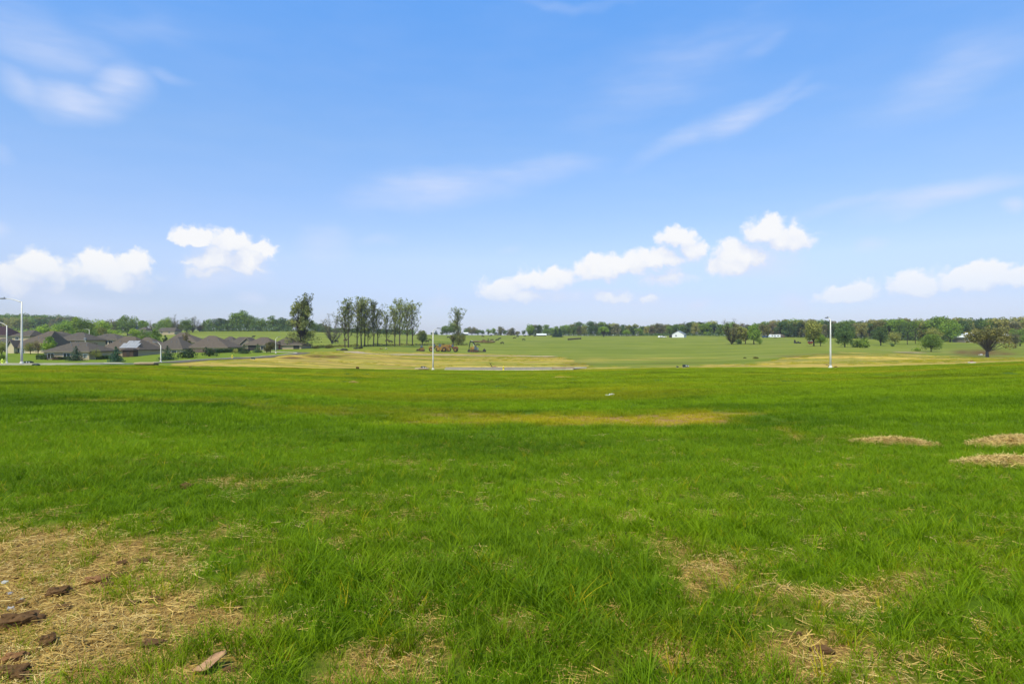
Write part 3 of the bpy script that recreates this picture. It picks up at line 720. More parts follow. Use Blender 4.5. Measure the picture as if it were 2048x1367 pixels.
# near plants
def planted(n, y0, y1, margin=.14):
    x, y = wedge(n, y0, y1, rng, margin)
    px, py = to_px(x, y, H(x, y))
    d = density(x, y, px, py)
    return x, y, px, py, d
near_p = [blade_mesh(rng, 11, .035, .08, .175, .0046, 5, .65) for _ in range(7)] + [blade_mesh(rng, 8, .03, .11, .215, .0054, 6, .85) for _ in range(3)]
x, y, px, py, d = planted(80000, 1.9, 13.5, .42)
clump = vnoise(x*3.1, y*3.1)
keep = rng.uniform(0, 1, len(x)) < np.where(d > .85, 1.0, np.clip((.20 + .30*(clump > .55))*(1 - .40*gauss(px, py, 0, 1180, 240, 140)) + .95*d**1.25*(.5 + 1.0*clump), 0, 1))
x, y, d, px, py, clump = (q[keep] for q in (x, y, d, px, py, clump))
n = len(x); s_, yv = tone(x, y)
hs = (.52 + .42*np.clip(d, 0, 1) + .35*(clump-.5) + .22*(fbm(x*.8, y*.8, 2)-.5))*rng.uniform(.75, 1.2, n)
tall = np.zeros(n)
for cx, cy, rx, ry in [(1030,1190,230,90),(1090,1310,150,60),(720,1190,110,70),(440,1300,70,50),(1330,1050,180,40),(600,1130,60,50),(1300,1345,120,60),(120,960,160,50),(360,1250,60,30)]: tall += gauss(px, py, cx, cy, rx, ry)
hs *= (1 + .28*np.clip(tall, 0, 1))*(1 - .25*sstep(4, 7, y))
yv = np.clip(yv + .75*(rng.uniform(0, 1, n) < .018) + .18*(1-np.clip(d, 0, 1)), 0, 1)
idx_ = rng.randint(0, 10, n)
scatter('grass', near_p, np.stack([x, y, H(x, y)], 1), np.stack([rng.normal(0, .10, n), rng.normal(0, .10, n), rng.uniform(0, 6.28, n)], 1),
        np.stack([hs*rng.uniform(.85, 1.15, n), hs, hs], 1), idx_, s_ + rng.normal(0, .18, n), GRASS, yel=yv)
# middle distance
mid_p = [blade_mesh(rng, 60, .22, .06, .15, .0078, 4, .6) for _ in range(6)]
x, y, px, py, d = planted(28000, 12.8, 42, .2)
keep = rng.uniform(0, 1, len(x)) < np.where(d > .7, 1.0, np.clip(.72 + .35*d, 0, 1))
x, y, d = x[keep], y[keep], d[keep]; n = len(x); s_, yv = tone(x, y)
hs = (.45 + .6*np.clip(d, 0, 1) + .5*(fbm(x*.7, y*.7, 2)-.5))*rng.uniform(.8, 1.2, n)
tk = rng.uniform(0, 1, n) < .07; hs = np.where(tk, hs*1.55, hs); s_ = s_ - .22*tk
scatter('grass', mid_p, np.stack([x, y, H(x, y)], 1), np.stack([rng.normal(0, .07, n), rng.normal(0, .07, n), rng.uniform(0, 6.28, n)], 1),
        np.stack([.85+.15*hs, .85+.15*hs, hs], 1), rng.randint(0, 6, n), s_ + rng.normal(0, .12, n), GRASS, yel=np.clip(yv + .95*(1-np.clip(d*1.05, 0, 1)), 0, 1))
# far part of the sown field, up to the kerb
far_p = [blade_mesh(rng, 130, .62, .06, .15, .018, 3, .5) for _ in range(5)]
x, y, px, py, d = planted(30000, 41, 120, .05)
keep = (rng.uniform(0, 1, len(x)) < np.clip(.25 + 1.0*d, 0, 1)) & (y < edgeY(np.clip(px, -300, 2300)) + (fbm(x/6, y/6, 3)-.5)*5 - .6) & (np.where((px < 240) | ((px > 895) & (px < 1160)), edgeY(np.clip(px, -300, 2300)) - .3, 999) > y)
x, y, d = x[keep], y[keep], d[keep]; n = len(x); s_, yv = tone(x, y)
hs = (.45 + .6*np.clip(d, 0, 1) + .5*(fbm(x*.5, y*.5, 2)-.5))*rng.uniform(.8, 1.2, n)
tk = rng.uniform(0, 1, n) < .07; hs = np.where(tk, hs*1.55, hs); s_ = s_ - .22*tk
scatter('grass', far_p, np.stack([x, y, H(x, y)], 1), np.stack([np.zeros(n), np.zeros(n), rng.uniform(0, 6.28, n)], 1),
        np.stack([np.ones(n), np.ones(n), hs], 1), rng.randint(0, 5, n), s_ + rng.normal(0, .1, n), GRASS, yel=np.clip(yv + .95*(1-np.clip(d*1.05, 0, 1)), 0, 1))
# thin new grass and weeds coming through the straw-blown slopes beyond the kerb
x, y = wedge(26000, 84, 250, rng, .03); px, py = to_px(x, y, H(x, y))
on = (y > edgeY(np.clip(px, -300, 2300)) + 11) & (py > np.interp(px, ST_PX, ST_PY) - 1.5)
keep = on & (rng.uniform(0, 1, len(x)) < .04 + .75*sstep(.46, .66, fbm(x*.06+3, y*.16+8, 3)))
x, y = x[keep], y[keep]; n = len(x)
hs = .5 + .9*rng.uniform(0, 1, n)**2
scatter('grass', far_p, np.stack([x, y, H(x, y)], 1), np.stack([np.zeros(n), np.zeros(n), rng.uniform(0, 6.28, n)], 1), np.stack([np.ones(n)*1.1, np.ones(n)*1.1, hs], 1), rng.randint(0, 5, n), rng.normal(.4, .25, n), GRASS, yel=rng.uniform(.15, 1.0, n))
# straw mulch
straw_p = [straw_mesh(rng, 34, .16, .03, .13, .0032) for _ in range(6)]
x, y, px, py, d = planted(27000, 1.9, 15, .42)
keep = rng.uniform(0, 1, len(x)) < np.clip(1.05 - d, .03, 1)*(.45 + .8*fbm(x*1.1+30, y*1.1, 2))
x, y = x[keep], y[keep]; n = len(x)
scatter('straw', straw_p, np.stack([x, y, H(x, y)], 1), np.stack([rng.normal(0, .06, n), rng.normal(0, .06, n), rng.uniform(0, 6.28, n)], 1),
        np.ones((n, 3))*rng.uniform(.7, 1.2, (n, 1)), rng.randint(0, 6, n), rng.uniform(-.1, 1.1, n), STRAW, yel=(rng.uniform(0, 1, n) < .15)*.8)

# crumbs of bare soil lying in the mulch
def crumb(rng):
    v = [(0, 0, -.5)] + [(math.cos(a)*math.sin(b), math.sin(a)*math.sin(b), -math.cos(b)) for b in (.8, 1.57, 2.35) for a in np.linspace(0, 5.2, 6)] + [(0, 0, .9)]
    v = np.array(v)*rng.uniform(.7, 1.3, (20, 1))*np.array([1, .8, .6]); q = []
    for i in range(2):
        for j in range(6): q.append((1+i*6+j, 1+i*6+(j+1) % 6, 7+i*6+(j+1) % 6, 7+i*6+j))
    for j in range(0, 6, 2): q += [(0, 1+(j+2) % 6, 1+(j+1) % 6, 1+j), (19, 13+j, 13+(j+1) % 6, 13+(j+2) % 6)]
    return v, np.array(q), np.full(20, .5)
x, y, px, py, d = planted(9000, 2.3, 9, .2)
keep = rng.uniform(0, 1, len(x)) < np.clip(.85 - d, 0, 1)*np.where(fbm(x*1.7+50, y*1.7, 2) > .50, .9, .12)*(.25 + .75*gauss(px, py, 60, 1230, 420, 190))
x, y = x[keep], y[keep]; n = len(x); sz = .006 + .020*rng.uniform(0, 1, n)**3
scatter('dirt', [crumb(rng) for _ in range(5)], np.stack([x, y, H(x, y) + sz*.2], 1), rng.uniform(0, 6.28, (n, 3))*np.array([.1, .1, 1]), np.repeat(sz[:, None], 3, 1), rng.randint(0, 5, n), np.zeros(n), MT['soil'])

# ------------------------------------------------------------------ trees: a tapered trunk with limbs, a crown of leaf-sized faces
def leaf_quads(C, Nr, size, rng, aspect=1.6, jitter=.8):
    n = len(C)
    nv = Nr + rng.normal(0, jitter, (n, 3)); nv /= np.linalg.norm(nv, axis=1, keepdims=True) + 1e-9
    r_ = rng.normal(0, 1, (n, 3)); u = np.cross(nv, r_); u /= np.linalg.norm(u, axis=1, keepdims=True) + 1e-9
    w = np.cross(nv, u)
    s_ = (size*rng.uniform(.6, 1.35, n))[:, None]
    a = u*s_*.5*aspect; b_ = w*s_*.5
    V = np.stack([C - a, C - b_*.9, C + a, C + b_*.9], 1).reshape(-1, 3)
    return V, np.arange(n*4).reshape(n, 4)
def unit(rng, n):
    v = rng.normal(0, 1, (n, 3)); return v/np.linalg.norm(v, axis=1, keepdims=True)
def limb(p0, d, L, rng, droop=.0, bend=.18, seg=4, up=.12):
    pts = [np.array(p0, float)]; d = np.array(d, float); d /= np.linalg.norm(d)
    for i in range(seg):
        d = d + rng.normal(0, bend, 3) + np.array([0, 0, up - droop*i/seg]); d /= np.linalg.norm(d)
        pts.append(pts[-1] + d*L/seg)
    return pts
def grow(kind, h, w, seed):
    """returns (trunk MB, crown verts, crown quads); the tree stands on the origin"""
    rng = np.random.RandomState(seed)
    mb = MB(); C = []; Nn = []; size = .4
    def cluster(c, r, n, flat=1.0):
        d = unit(rng, n); q = d*(r*rng.uniform(.45, 1.0, n)**.6)[:, None]; q[:, 2] *= flat
        C.append(np.asarray(c)[None] + q); Nn.append(d)
    if kind == 'poplar':          # tall, open, ascending limbs, thin spring leaf
        size = h*.021; bare = .21
        top = np.array([rng.normal(0, .02)*h, rng.normal(0, .02)*h, h*.95])
        tr = [np.array([0, 0, -.6]), np.array([0, 0, .25*h]) + rng.normal(0, .008*h, 3), np.array([top[0]*.4, top[1]*.4, .55*h]) + rng.normal(0, .01*h, 3), np.array([top[0]*.8, top[1]*.8, .8*h]), top]
        mb.tube(tr, [h*.0165, h*.0125, h*.009, h*.005, h*.0015], 7)
        nl = int(19 + 6*rng.rand())
        for i in range(nl):
            z = h*(bare + (.88-bare)*(i + rng.rand())/nl)
            k = np.searchsorted([t[2] for t in tr], z) - 1; f = (z - tr[k][2])/(tr[k+1][2]-tr[k][2]); p = tr[k]*(1-f) + tr[k+1]*f
            a = i*2.4 + rng.normal(0, .4); tilt = rng.uniform(.42, .85)
            L = (w*.5)/math.sin(tilt)*rng.uniform(.65, 1.3)*(1 - .35*abs((z/h - .6)/.4))
            L = min(L, (h*1.03 - z)/max(math.cos(tilt), .3))
            lm = limb(p, (math.cos(a)*math.sin(tilt), math.sin(a)*math.sin(tilt), math.cos(tilt)), L, rng, up=.10)
            mb.tube(lm, [h*.0075, h*.006, h*.0045, h*.003, h*.001], 5)
            for j in range(1, 5):
                for _ in range(2 if j > 1 else 1):
                    if rng.rand() < .15: continue
                    e = limb(lm[j-1]*.4 + lm[j]*.6, unit(rng, 1)[0]*.6 + np.array([0, 0, .65]), h*.075*rng.uniform(.6, 1.2), rng, seg=2)
                    mb.tube(e, [h*.0026, h*.0018, h*.0006], 3)
                    cluster(e[-1], h*.042*rng.uniform(.6, 1.4), int(10*rng.uniform(.5, 1.6)), 1.15)
        for z in np.linspace(.8, 1.0, 6): cluster((top[0]*z + rng.normal(0, .012*h), top[1]*z + rng.normal(0, .012*h), h*z), h*.028, 16, 1.3)
    elif kind in ('round', 'big', 'airy', 'oak', 'wood', 'multi'):
        P_ = dict(round=(.04, 34, 1.0, .034), big=(.05, 52, 1.0, .029), oak=(.10, 70, 1.0, .024), airy=(.12, 92, 1.0, .021), wood=(.02, 44, 1.0, .034), multi=(.06, 34, .8, .028))[kind]
        base, nlob, dens, lf = P_; size = max(h, w)*lf
        cz = h*(base + (1-base)*.5); rz = h*(1-base)*.5
        mb.tube([(0, 0, -.6), (rng.normal(0, .01)*h, 0, h*.12), (rng.normal(0, .02)*h, rng.normal(0, .02)*h, h*.45), (rng.normal(0, .03)*h, rng.normal(0, .03)*h, h*.8)],
                [h*.030, h*.023, h*.014, h*.004] if kind != 'oak' else [h*.055, h*.042, h*.022, h*.006], 8)
        for i in range(nlob):
            d = unit(rng, 1)[0]
            if kind == 'oak':
                d[2] = abs(d[2])*.95 - .28
                q = np.array([d[0]*w*.5, d[1]*w*.5, 0])*rng.uniform(.45, .88); zz = h*(.52 + .40*math.sqrt(max(0, 1 - (np.linalg.norm(q)/(w*.52))**2))*rng.uniform(.55, 1.0) - .46*(np.linalg.norm(q)/(w*.5))**1.5*rng.uniform(.1, 1))
                c = np.array([q[0], q[1], zz]); r = w*rng.uniform(.08, .13)
            else:
                rr = rng.uniform(.35, .80)
                c = np.array([d[0]*w*.5*rr, d[1]*w*.5*rr, cz + d[2]*rz*rr])
                if kind == 'wood': c[2] = h*(.08 + .76*rng.rand()**.9); k = 1.1*math.sqrt(max(.08, 1 - max(0, c[2]/h - .42)**2*3.2)); c[0] *= k; c[1] *= k
                r = w*rng.uniform(.13, .21); r = min(r, max(h - c[2], .08*h))
            if kind == 'airy':
                a = rng.uniform(0, 6.28); zf = rng.uniform(0, 1)**1.1; q = w*.5*rng.uniform(.25, .92)*(1.12 - .68*zf)
                c = np.array([q*math.cos(a), q*math.sin(a), h*(.16 + .80*zf)]); r = w*rng.uniform(.08, .13)*(1.25 - .5*zf)
            z0 = h*rng.uniform(.10, .5) if kind != 'oak' else h*rng.uniform(.14, .28); z0 = min(z0, max(c[2]*.8, .1))
            lm = limb((0, 0, z0), c - np.array([0, 0, z0]), np.linalg.norm(c - np.array([0, 0, z0])), rng, bend=.10, up=.04)
            k_ = 1.25 if kind == 'oak' else 1.0
            mb.tube(lm, [h*.010*k_, h*.008*k_, h*.006*k_, h*.004*k_, h*.0015*k_], 5)
            n_ = int(dict(round=80, big=95, airy=62, oak=62, wood=60, multi=56)[kind]*rng.uniform(.7, 1.3))
            cluster(c, r, n_, .85)
    elif kind == 'spruce':
        size = h*.045
        mb.tube([(0, 0, -.4), (0, 0, h*.5), (0, 0, h*.98)], [h*.022, h*.014, h*.002], 6)
        for z in np.linspace(.04, .97, 26):
            rad = w*.5*(1 - z)**.85*rng.uniform(.82, 1.12) + .04*w*.5
            nb = max(4, int(16*(1-z)) + 3)
            for a in np.linspace(0, 2*np.pi, nb, endpoint=False) + rng.rand()*2:
                k = rng.uniform(.75, 1.15)*rad
                m_ = max(3, int(k/(w*.5)*9))
                f = np.linspace(.25, 1, m_)
                q = np.stack([np.cos(a)*k*f, np.sin(a)*k*f, h*z - k*f*.25 + .05*k*f**2], 1) + rng.normal(0, .018*h, (m_, 3))
                C.append(q); Nn.append(np.tile([math.cos(a)*.5, math.sin(a)*.5, .8], (m_, 1)))
    elif kind == 'bush':
        size = max(h, w)*.05
        for i in range(5):
            a = rng.rand()*6.28; lm = limb((0, 0, -.1), (math.cos(a)*.7, math.sin(a)*.7, 1), h*.6, rng)
            mb.tube(lm, [h*.03, h*.022, h*.016, h*.01, h*.004], 5)
        for i in range(16):
            d = unit(rng, 1)[0]; d[2] = abs(d[2]); rr = rng.uniform(.3, .75)
            c = np.array([d[0]*w*.5*rr, d[1]*w*.5*rr, h*.10 + d[2]*h*.68*rr]); r = min(w*.22, h*.3)*rng.uniform(.7, 1.2)
            cluster(c, r, 55, .9)
    elif kind == 'bare':
        size = h*.020
        for i in range(17):
            a = i*2.4 + rng.normal(0, .3); tilt = rng.uniform(.12, 1.05)
            L = min(h*.95/max(math.cos(tilt), .5), w*.55/max(math.sin(tilt), .2))*rng.uniform(.75, 1.05)
            lm = limb((rng.normal(0, .01*h), rng.normal(0, .01*h), h*.04), (math.cos(a)*math.sin(tilt), math.sin(a)*math.sin(tilt), math.cos(tilt)), L, rng, bend=.08, up=.05, seg=5)
            mb.tube(lm, [h*.016, h*.013, h*.010, h*.007, h*.004, h*.001], 5)
            for j in range(1, 6):
                for _ in range(9):
                    e = limb(lm[j], unit(rng, 1)[0]*.6 + (lm[j] - lm[j-1])/np.linalg.norm(lm[j]-lm[j-1]), h*.17*rng.uniform(.6, 1.2), rng, seg=3)
                    mb.tube(e, [h*.004, h*.003, h*.0018, h*.0006], 3)
                    cluster(e[-1], h*.05, 3)
        mb.tube([(0, 0, -.5), (0, 0, h*.05), (0, 0, h*.14)], [h*.03, h*.028, h*.012], 8)
    C = np.concatenate(C); Nn = np.concatenate(Nn)
    V, Q = leaf_quads(C, Nn, size, rng, 1.5 if kind != 'spruce' else 2.2)
    V[:, 2] = np.maximum(V[:, 2], .02)
    return mb, V, Q
_seed = [100]
def plant(name, kind, mat, px, base, top, wpx, label, Y=None, group=None, bark='bark', cat='tree', ymin=60, parts=('trunk', 'crown'), seed=None, dy=0):
    if Y is None: p = ground(px, base, ymin)
    else: p = atY(px, Y)
    if dy: p = atY(px, p.y + dy)
    h = max((CZ - (top - CY)/F*p.y) - p.z, .5); w = wpx/F*p.y
    _seed[0] += 1
    mb, V, Q = grow(kind, h, w, seed or _seed[0])
    t = thing(name, label, cat, p, 0, group)
    mb.build(parts[0], MT[bark], t)
    link(parts[1], mesh_np(parts[1], V, Q, mat=MT[mat]), t)
    return t

# the open row of tall trees on the edge of the pasture
ROW = 'row of tall thin-leaved trees along the pasture edge'
plant('deciduous_tree', 'airy', 'hero', 603, 697, 601, 74, 'largest thin-leaved tree, standing alone beside the end house of the estate', bark='barkdark')
plant('deciduous_tree', 'poplar', 'hero', 606, 697, 600, 64, 'second slender stem growing against the big lone tree by the end house', bark='barkdark', dy=2)
plant('bare_tree', 'bare', 'grey', 664, 687, 641, 58, 'wide grey leafless tree of upswept branches left of the tall row', bark='barkgrey')
for px, base, top, w, lb in [
    (690, 694.5, 621, 30, 'first tall tree of the row, leaning towards the leafless tree'), (697, 694.5, 606, 30, 'tall tree standing close beside the leaning first tree of the row'),
    (714, 693, 611, 22, 'slim tree third in the tall row after the leaning pair'), (723, 693, 603, 26, 'tallest tree in the middle cluster of the row'),
    (729, 692.5, 605, 24, 'tree close right of the tallest one in the middle cluster'), (736, 691.5, 645, 20, 'short tree under the middle cluster of the tall row'),
    (747, 692.5, 610, 28, 'stout dark-trunked tree after the middle cluster of the row'), (755, 691.5, 624, 24, 'thin tree between the stout trunk and the gap in the row'),
    (773, 691.5, 630, 30, 'forked tree just after the gap in the tall row'), (789.5, 692.5, 618, 22, 'narrow tree between the forked tree and the tall pointed one'),
    (799.5, 691.5, 605, 30, 'tall pointed tree in the second half of the row'), (813.5, 690.5, 616, 26, 'tree with a straight bare trunk second from the end of the row'),
    (825, 690.5, 611, 40, 'wide loose tree ending the tall row, nearest the street lamp')]:
    plant('deciduous_tree', 'poplar', 'poplar', px, base, top, w*1.5, lb, group=ROW, bark='bark')
plant('young_tree', 'round', 'poplar', 845, 690, 655, 24, 'low young tree under the last tall tree of the row', bark='barkdark')
plant('deciduous_tree', 'poplar', 'poplar', 916, 689.5, 622, 40, 'single tall tree behind the yellow machines, narrow at the top')
plant('deciduous_tree', 'round', 'olive', 917, 689.5, 660, 40, 'low leafy growth round the foot of the single tall tree behind the machines', bark='barkdark', dy=1)
plant('young_tree', 'round', 'weed', 906, 689.5, 666, 12, 'small dark tree close beside the single tall tree behind the machines', bark='barkdark')
# conifers and garden trees among the houses
for kind, m, px, base, top, w, lb in [
    ('spruce', 'spruce', 152, 721.5, 692, 29, 'blue-green spruce in front of the nearest tan house'), ('spruce', 'spruce', 232, 724, 692, 25, 'dark spruce right of the white awning'),
    ('spruce', 'spruce', 335, 720, 691, 31, 'broad dark spruce just right of the small street lamp'), ('bush', 'yew', 375.5, 716, 686, 33, 'large round dark evergreen before the pale bare tree'),
    ('bush', 'yew', 418.5, 712.5, 687, 26, 'round evergreen at the end of the dark garden hedge'), ('spruce', 'yew', 488, 707, 688, 21, 'small cone-shaped evergreen beside the white columned house'),
    ('spruce', 'yew', 515.5, 705, 687, 18, 'narrow evergreen in front of the garage of the rearward brown house')]:
    plant('evergreen_tree', kind, m, px, base, top, w*1.3, lb, bark='barkdark', cat='evergreen')
for nm, kind, m, px, base, top, w, lb, Y in [
    ('garden_tree', 'round', 'green', 97, 703, 667, 28, 'full green tree behind the nearest tan house', 200),
    ('garden_tree', 'round', 'bright', 101, 703, 682, 18, 'light green bush-like tree beside the full green garden tree', 192),
    ('garden_tree', 'multi', 'olive', 61, 708, 680, 34, 'olive multi-stemmed tree on the lawn beside the large street lamp', None),
    ('garden_tree', 'multi', 'tan', 76, 708, 678, 26, 'brownish budding tree right of the olive multi-stemmed one', None),
    ('garden_tree', 'multi', 'olive', 3, 712, 676, 26, 'olive tree behind the second street lamp at the edge', None),
    ('garden_tree', 'round', 'green', 3, 723, 706, 18, 'dark green shrub by the lime hydrant', None),
    ('garden_tree', 'multi', 'olive', 193, 719, 694, 26, 'light olive budding tree beside the white awning', None),
    ('garden_tree', 'round', 'rusty', 187, 714, 683, 26, 'reddish purple-leaved tree behind the olive budding one', 182),
    ('garden_tree', 'multi', 'tan', 371, 705, 659, 18, 'pale tan bare tree rising behind the large round evergreen', 225),
    ('garden_tree', 'round', 'olive', 379, 705, 678, 9, 'small yellow-green tree beside the pale tan bare tree', 226),
    ('garden_tree', 'round', 'green', 311, 700, 655, 24, 'green tree above the roofs behind the small street lamp', 300),
    ('garden_tree', 'round', 'dark', 330, 700, 668, 12, 'dark bluish tree poking up between two brown roofs', 285),
    ('garden_tree', 'round', 'weed', 541, 705, 678, 24, 'dark bushy tree against the wall behind the small lamp by the end house', None),
    ('garden_tree', 'round', 'weed', 533, 706, 690, 16, 'low dark shrub before the cream garage', None),
    ('garden_tree', 'round', 'dark', 589, 697, 676, 26, 'dark shrubby tree at the corner of the end house', 262),
    ('garden_tree', 'bush', 'olive', 470, 706, 691, 16, 'yellow-green shrub below the white columns', None),
    ('garden_tree', 'bush', 'weed', 34, 707, 701, 10, 'small dark foundation shrub by the cream gabled house', None)]:
    plant(nm, kind, m, px, base, top, w, lb, Y=Y, bark='barkdark')
# trees behind the estate
for kind, m, px, base, top, w, lb, Y in [
    ('round', 'bright', 72, 0, 650, 34, 'low bright green tree behind the large brown roofs', 330), ('round', 'bright', 97, 0, 646, 40, 'bright green bushy tree between the brown roofs and the hill wood', 340),
    ('big', 'green', 128, 0, 640, 44, 'bright tree at the left of the tall green clump behind the houses', 380), ('big', 'bright', 148, 0, 631, 46, 'tallest bright crown in the green clump behind the houses', 400),
    ('big', 'green', 172, 0, 634, 40, 'broad green tree in the middle of the clump behind the houses', 390), ('big', 'bright', 199, 0, 636, 44, 'yellow-green tree at the right of the tall clump behind the houses', 395),
    ('round', 'olive', 120, 0, 658, 40, 'olive shrubby tree low behind the roofs', 330), ('round', 'olive', 205, 0, 650, 30, 'pale olive tree in front of the tall clump', 350), ('round', 'green', 180, 0, 655, 40, 'mid green tree just above the central brown roof', 320),
    ('big', 'grey', 226, 0, 636, 34, 'greyish budding tree right of the tall bright clump', 520), ('big', 'green', 255, 0, 628, 46, 'broad hazy tree above the solar roof', 520),
    ('round', 'green', 287, 0, 633, 24, 'smaller hazy tree right of the broad one above the solar roof', 520), ('round', 'bright', 228, 0, 655, 32, 'bright green bush above the roof ridge', 330),
    ('round', 'bright', 270, 0, 654, 26, 'bright round tree above the solar roof', 340), ('round', 'green', 290, 0, 655, 34, 'green round tree right of the bright one over the solar roof', 330),
    ('round', 'green', 318, 0, 641, 28, 'hazy green tree over the long low house', 540), ('big', 'bright', 333, 0, 632, 34, 'light green open tree over the long low house', 560),
    ('bare', 'grey', 347, 0, 634, 16, 'thin bare tree beside the light open tree over the long low house', 560), ('big', 'green', 373, 0, 634, 32, 'round green tree above the pale bare tree', 560),
    ('bare', 'grey', 386, 0, 636, 20, 'grey leafless tree in front of the pale sky on the ridge', 575), ('bare', 'grey', 399, 0, 641, 14, 'smaller leafless tree next to the ridge conifers', 580),
    ('bare', 'grey', 304, 0, 643, 18, 'thin grey tree in the gap of the ridge trees', 560), ('bare', 'grey', 358, 0, 642, 16, 'thin grey twiggy tree between two green ridge trees', 570)]:
    plant('hill_tree', kind, m, px, base, top, w, lb, Y=Y)
RDG = 'trees on the ridge above the bright strip of field'
for kind, m, px, top, w, lb in [
    ('spruce', 'spruce', 408, 641, 15, 'first dark conifer on the ridge'), ('round', 'green', 418, 634, 20, 'green broadleaf beside the first ridge conifer'), ('spruce', 'spruce', 411, 645, 16, 'short conifer at the foot of the first ridge conifer'),
    ('big', 'dark', 440, 635, 28, 'broad dark evergreen mass on the ridge'), ('big', 'dark', 455, 637, 24, 'dark evergreen next to the tall pale ridge tree'), ('round', 'dark', 468, 640, 20, 'dark evergreen under the tall pale ridge tree'),
    ('big', 'green', 481, 618, 38, 'tallest pale green domed tree on the ridge'), ('big', 'green', 497, 627, 24, 'lower shoulder of trees beside the tall domed ridge tree'), ('big', 'green', 511, 633, 24, 'mid-height green tree right of the ridge dome'),
    ('round', 'green', 526, 634, 22, 'loose green tree in the middle of the ridge line'), ('round', 'green', 543, 629, 20, 'rounded green tree standing above its ridge neighbours'), ('round', 'dark', 556, 640, 18, 'dark tree right of the rounded ridge tree'),
    ('big', 'dark', 568, 633, 32, 'wide dark tree left of the largest lone tree'), ('round', 'dark', 640, 646, 22, 'dark tree behind the leafless grey tree'), ('round', 'green', 628, 640, 22, 'green tree right behind the largest lone tree'),
    ('round', 'dark', 652, 652, 26, 'low dark tree behind the crown of the leafless grey tree'), ('round', 'dark', 706, 656, 28, 'dark thicket tree seen between the first trunks of the tall row'), ('round', 'dark', 732, 655, 24, 'dark thicket tree seen behind the middle cluster of the row'),
    ('round', 'dark', 680, 655, 26, 'dark thicket tree left of the first trunks of the row'), ('round', 'dark', 762, 657, 26, 'dark thicket tree in the gap of the tall row'), ('round', 'dark', 790, 657, 30, 'dark thicket tree behind the pointed tree of the row'), ('round', 'green', 815, 658, 26, 'green thicket tree behind the end of the tall row')]:
    plant('ridge_tree', kind, m, px, 0, top, w*(1.3 if kind != 'spruce' else 1), lb, Y=600 if px < 600 else 570, group=RDG, bark='barkdark')
for kind, m, px, top, w, lb in [
    ('spruce', 'spruce', 872, 660, 12, 'small dark conifer on the skyline right of the street lamp'), ('round', 'dark', 865, 664, 10, 'tiny dark tree on the skyline behind the street lamp'), ('round', 'green', 884, 663, 10, 'pale small tree right of the skyline conifer'),
    ('big', 'green', 894, 650, 28, 'green tree left of the single tall tree behind the machines'), ('big', 'green', 908, 643, 28, 'taller green tree close behind the single tall tree'), ('round', 'grey', 944, 652, 26, 'pale budding tree beside the small white roof'),
    ('round', 'green', 933, 655, 20, 'green tree behind the small white roof'), ('round', 'dark', 965, 659, 12, 'round dark tree right of the pale budding trees'), ('round', 'green', 955, 657, 16, 'mid green small tree in the far farmyard'), ('round', 'green', 977, 656, 14, 'light green small tree in the far farmyard'),
    ('round', 'green', 988, 655, 14, 'feathery green tree left of the tall farmyard tree'), ('big', 'grey', 1001, 651, 18, 'tallest greyish tree of the far farmyard'), ('round', 'dark', 1010, 659, 13, 'dark round tree before the far farmhouse'), ('big', 'grey', 1023, 654, 18, 'grey-green tree over the far farmhouse'),
    ('round', 'grey', 1035, 661, 14, 'low greyish tree at the end of the far farmyard'), ('round', 'dark', 1047, 658, 11, 'small dark tree standing apart before the long wood'), ('big', 'green', 1060, 646, 19, 'deep green domed tree at the start of the long wood'),
    ('spruce', 'spruce', 1111, 657, 16, 'dark pine at the right end of the white shed'), ('spruce', 'spruce', 1120, 656, 13, 'second dark pine just right of the pine by the white shed')]:
    plant('farm_tree', kind, m, px, 0, top, w, lb, Y=640 if px < 1100 else 545, bark='barkdark')
plant('farm_tree', 'oak', 'green', 1207, 675, 651, 26, 'spreading tree with a pale forked trunk before the rail fence', Y=560)
plant('farm_tree', 'round', 'green', 1253, 674, 658, 18, 'round green tree at the end of the rail fence', Y=560)
# the clump in the middle of the pasture and the trees on the right
CL = 'clump of trees in the open pasture'
for kind, m, px, base, top, w, lb, dy in [
    ('bare', 'weed', 1463, 688, 644, 38, 'dark gnarled half-bare tree at the left of the pasture clump', 0), ('round', 'weed', 1464, 688, 677, 8, 'ivy thicket on the foot of the gnarled half-bare tree', -1), ('round', 'dark', 1478, 688.5, 677, 15, 'dark thicket beside the gnarled tree', 0),
    ('round', 'olive', 1482, 688, 645, 24, 'brownish-leaved tree in the pasture clump', 3), ('round', 'olive', 1491, 688, 648, 20, 'thin double-trunked tree in the middle of the pasture clump', 2), ('big', 'green', 1508, 688.5, 644, 32, 'fullest green tree at the right of the pasture clump', 0),
    ('round', 'green', 1520, 688.5, 676, 12, 'low green bush under the fullest tree of the pasture clump', 0)]:
    plant('pasture_tree', kind, m, px, base, top, w, lb, group=CL, bark='barkdark', dy=dy)
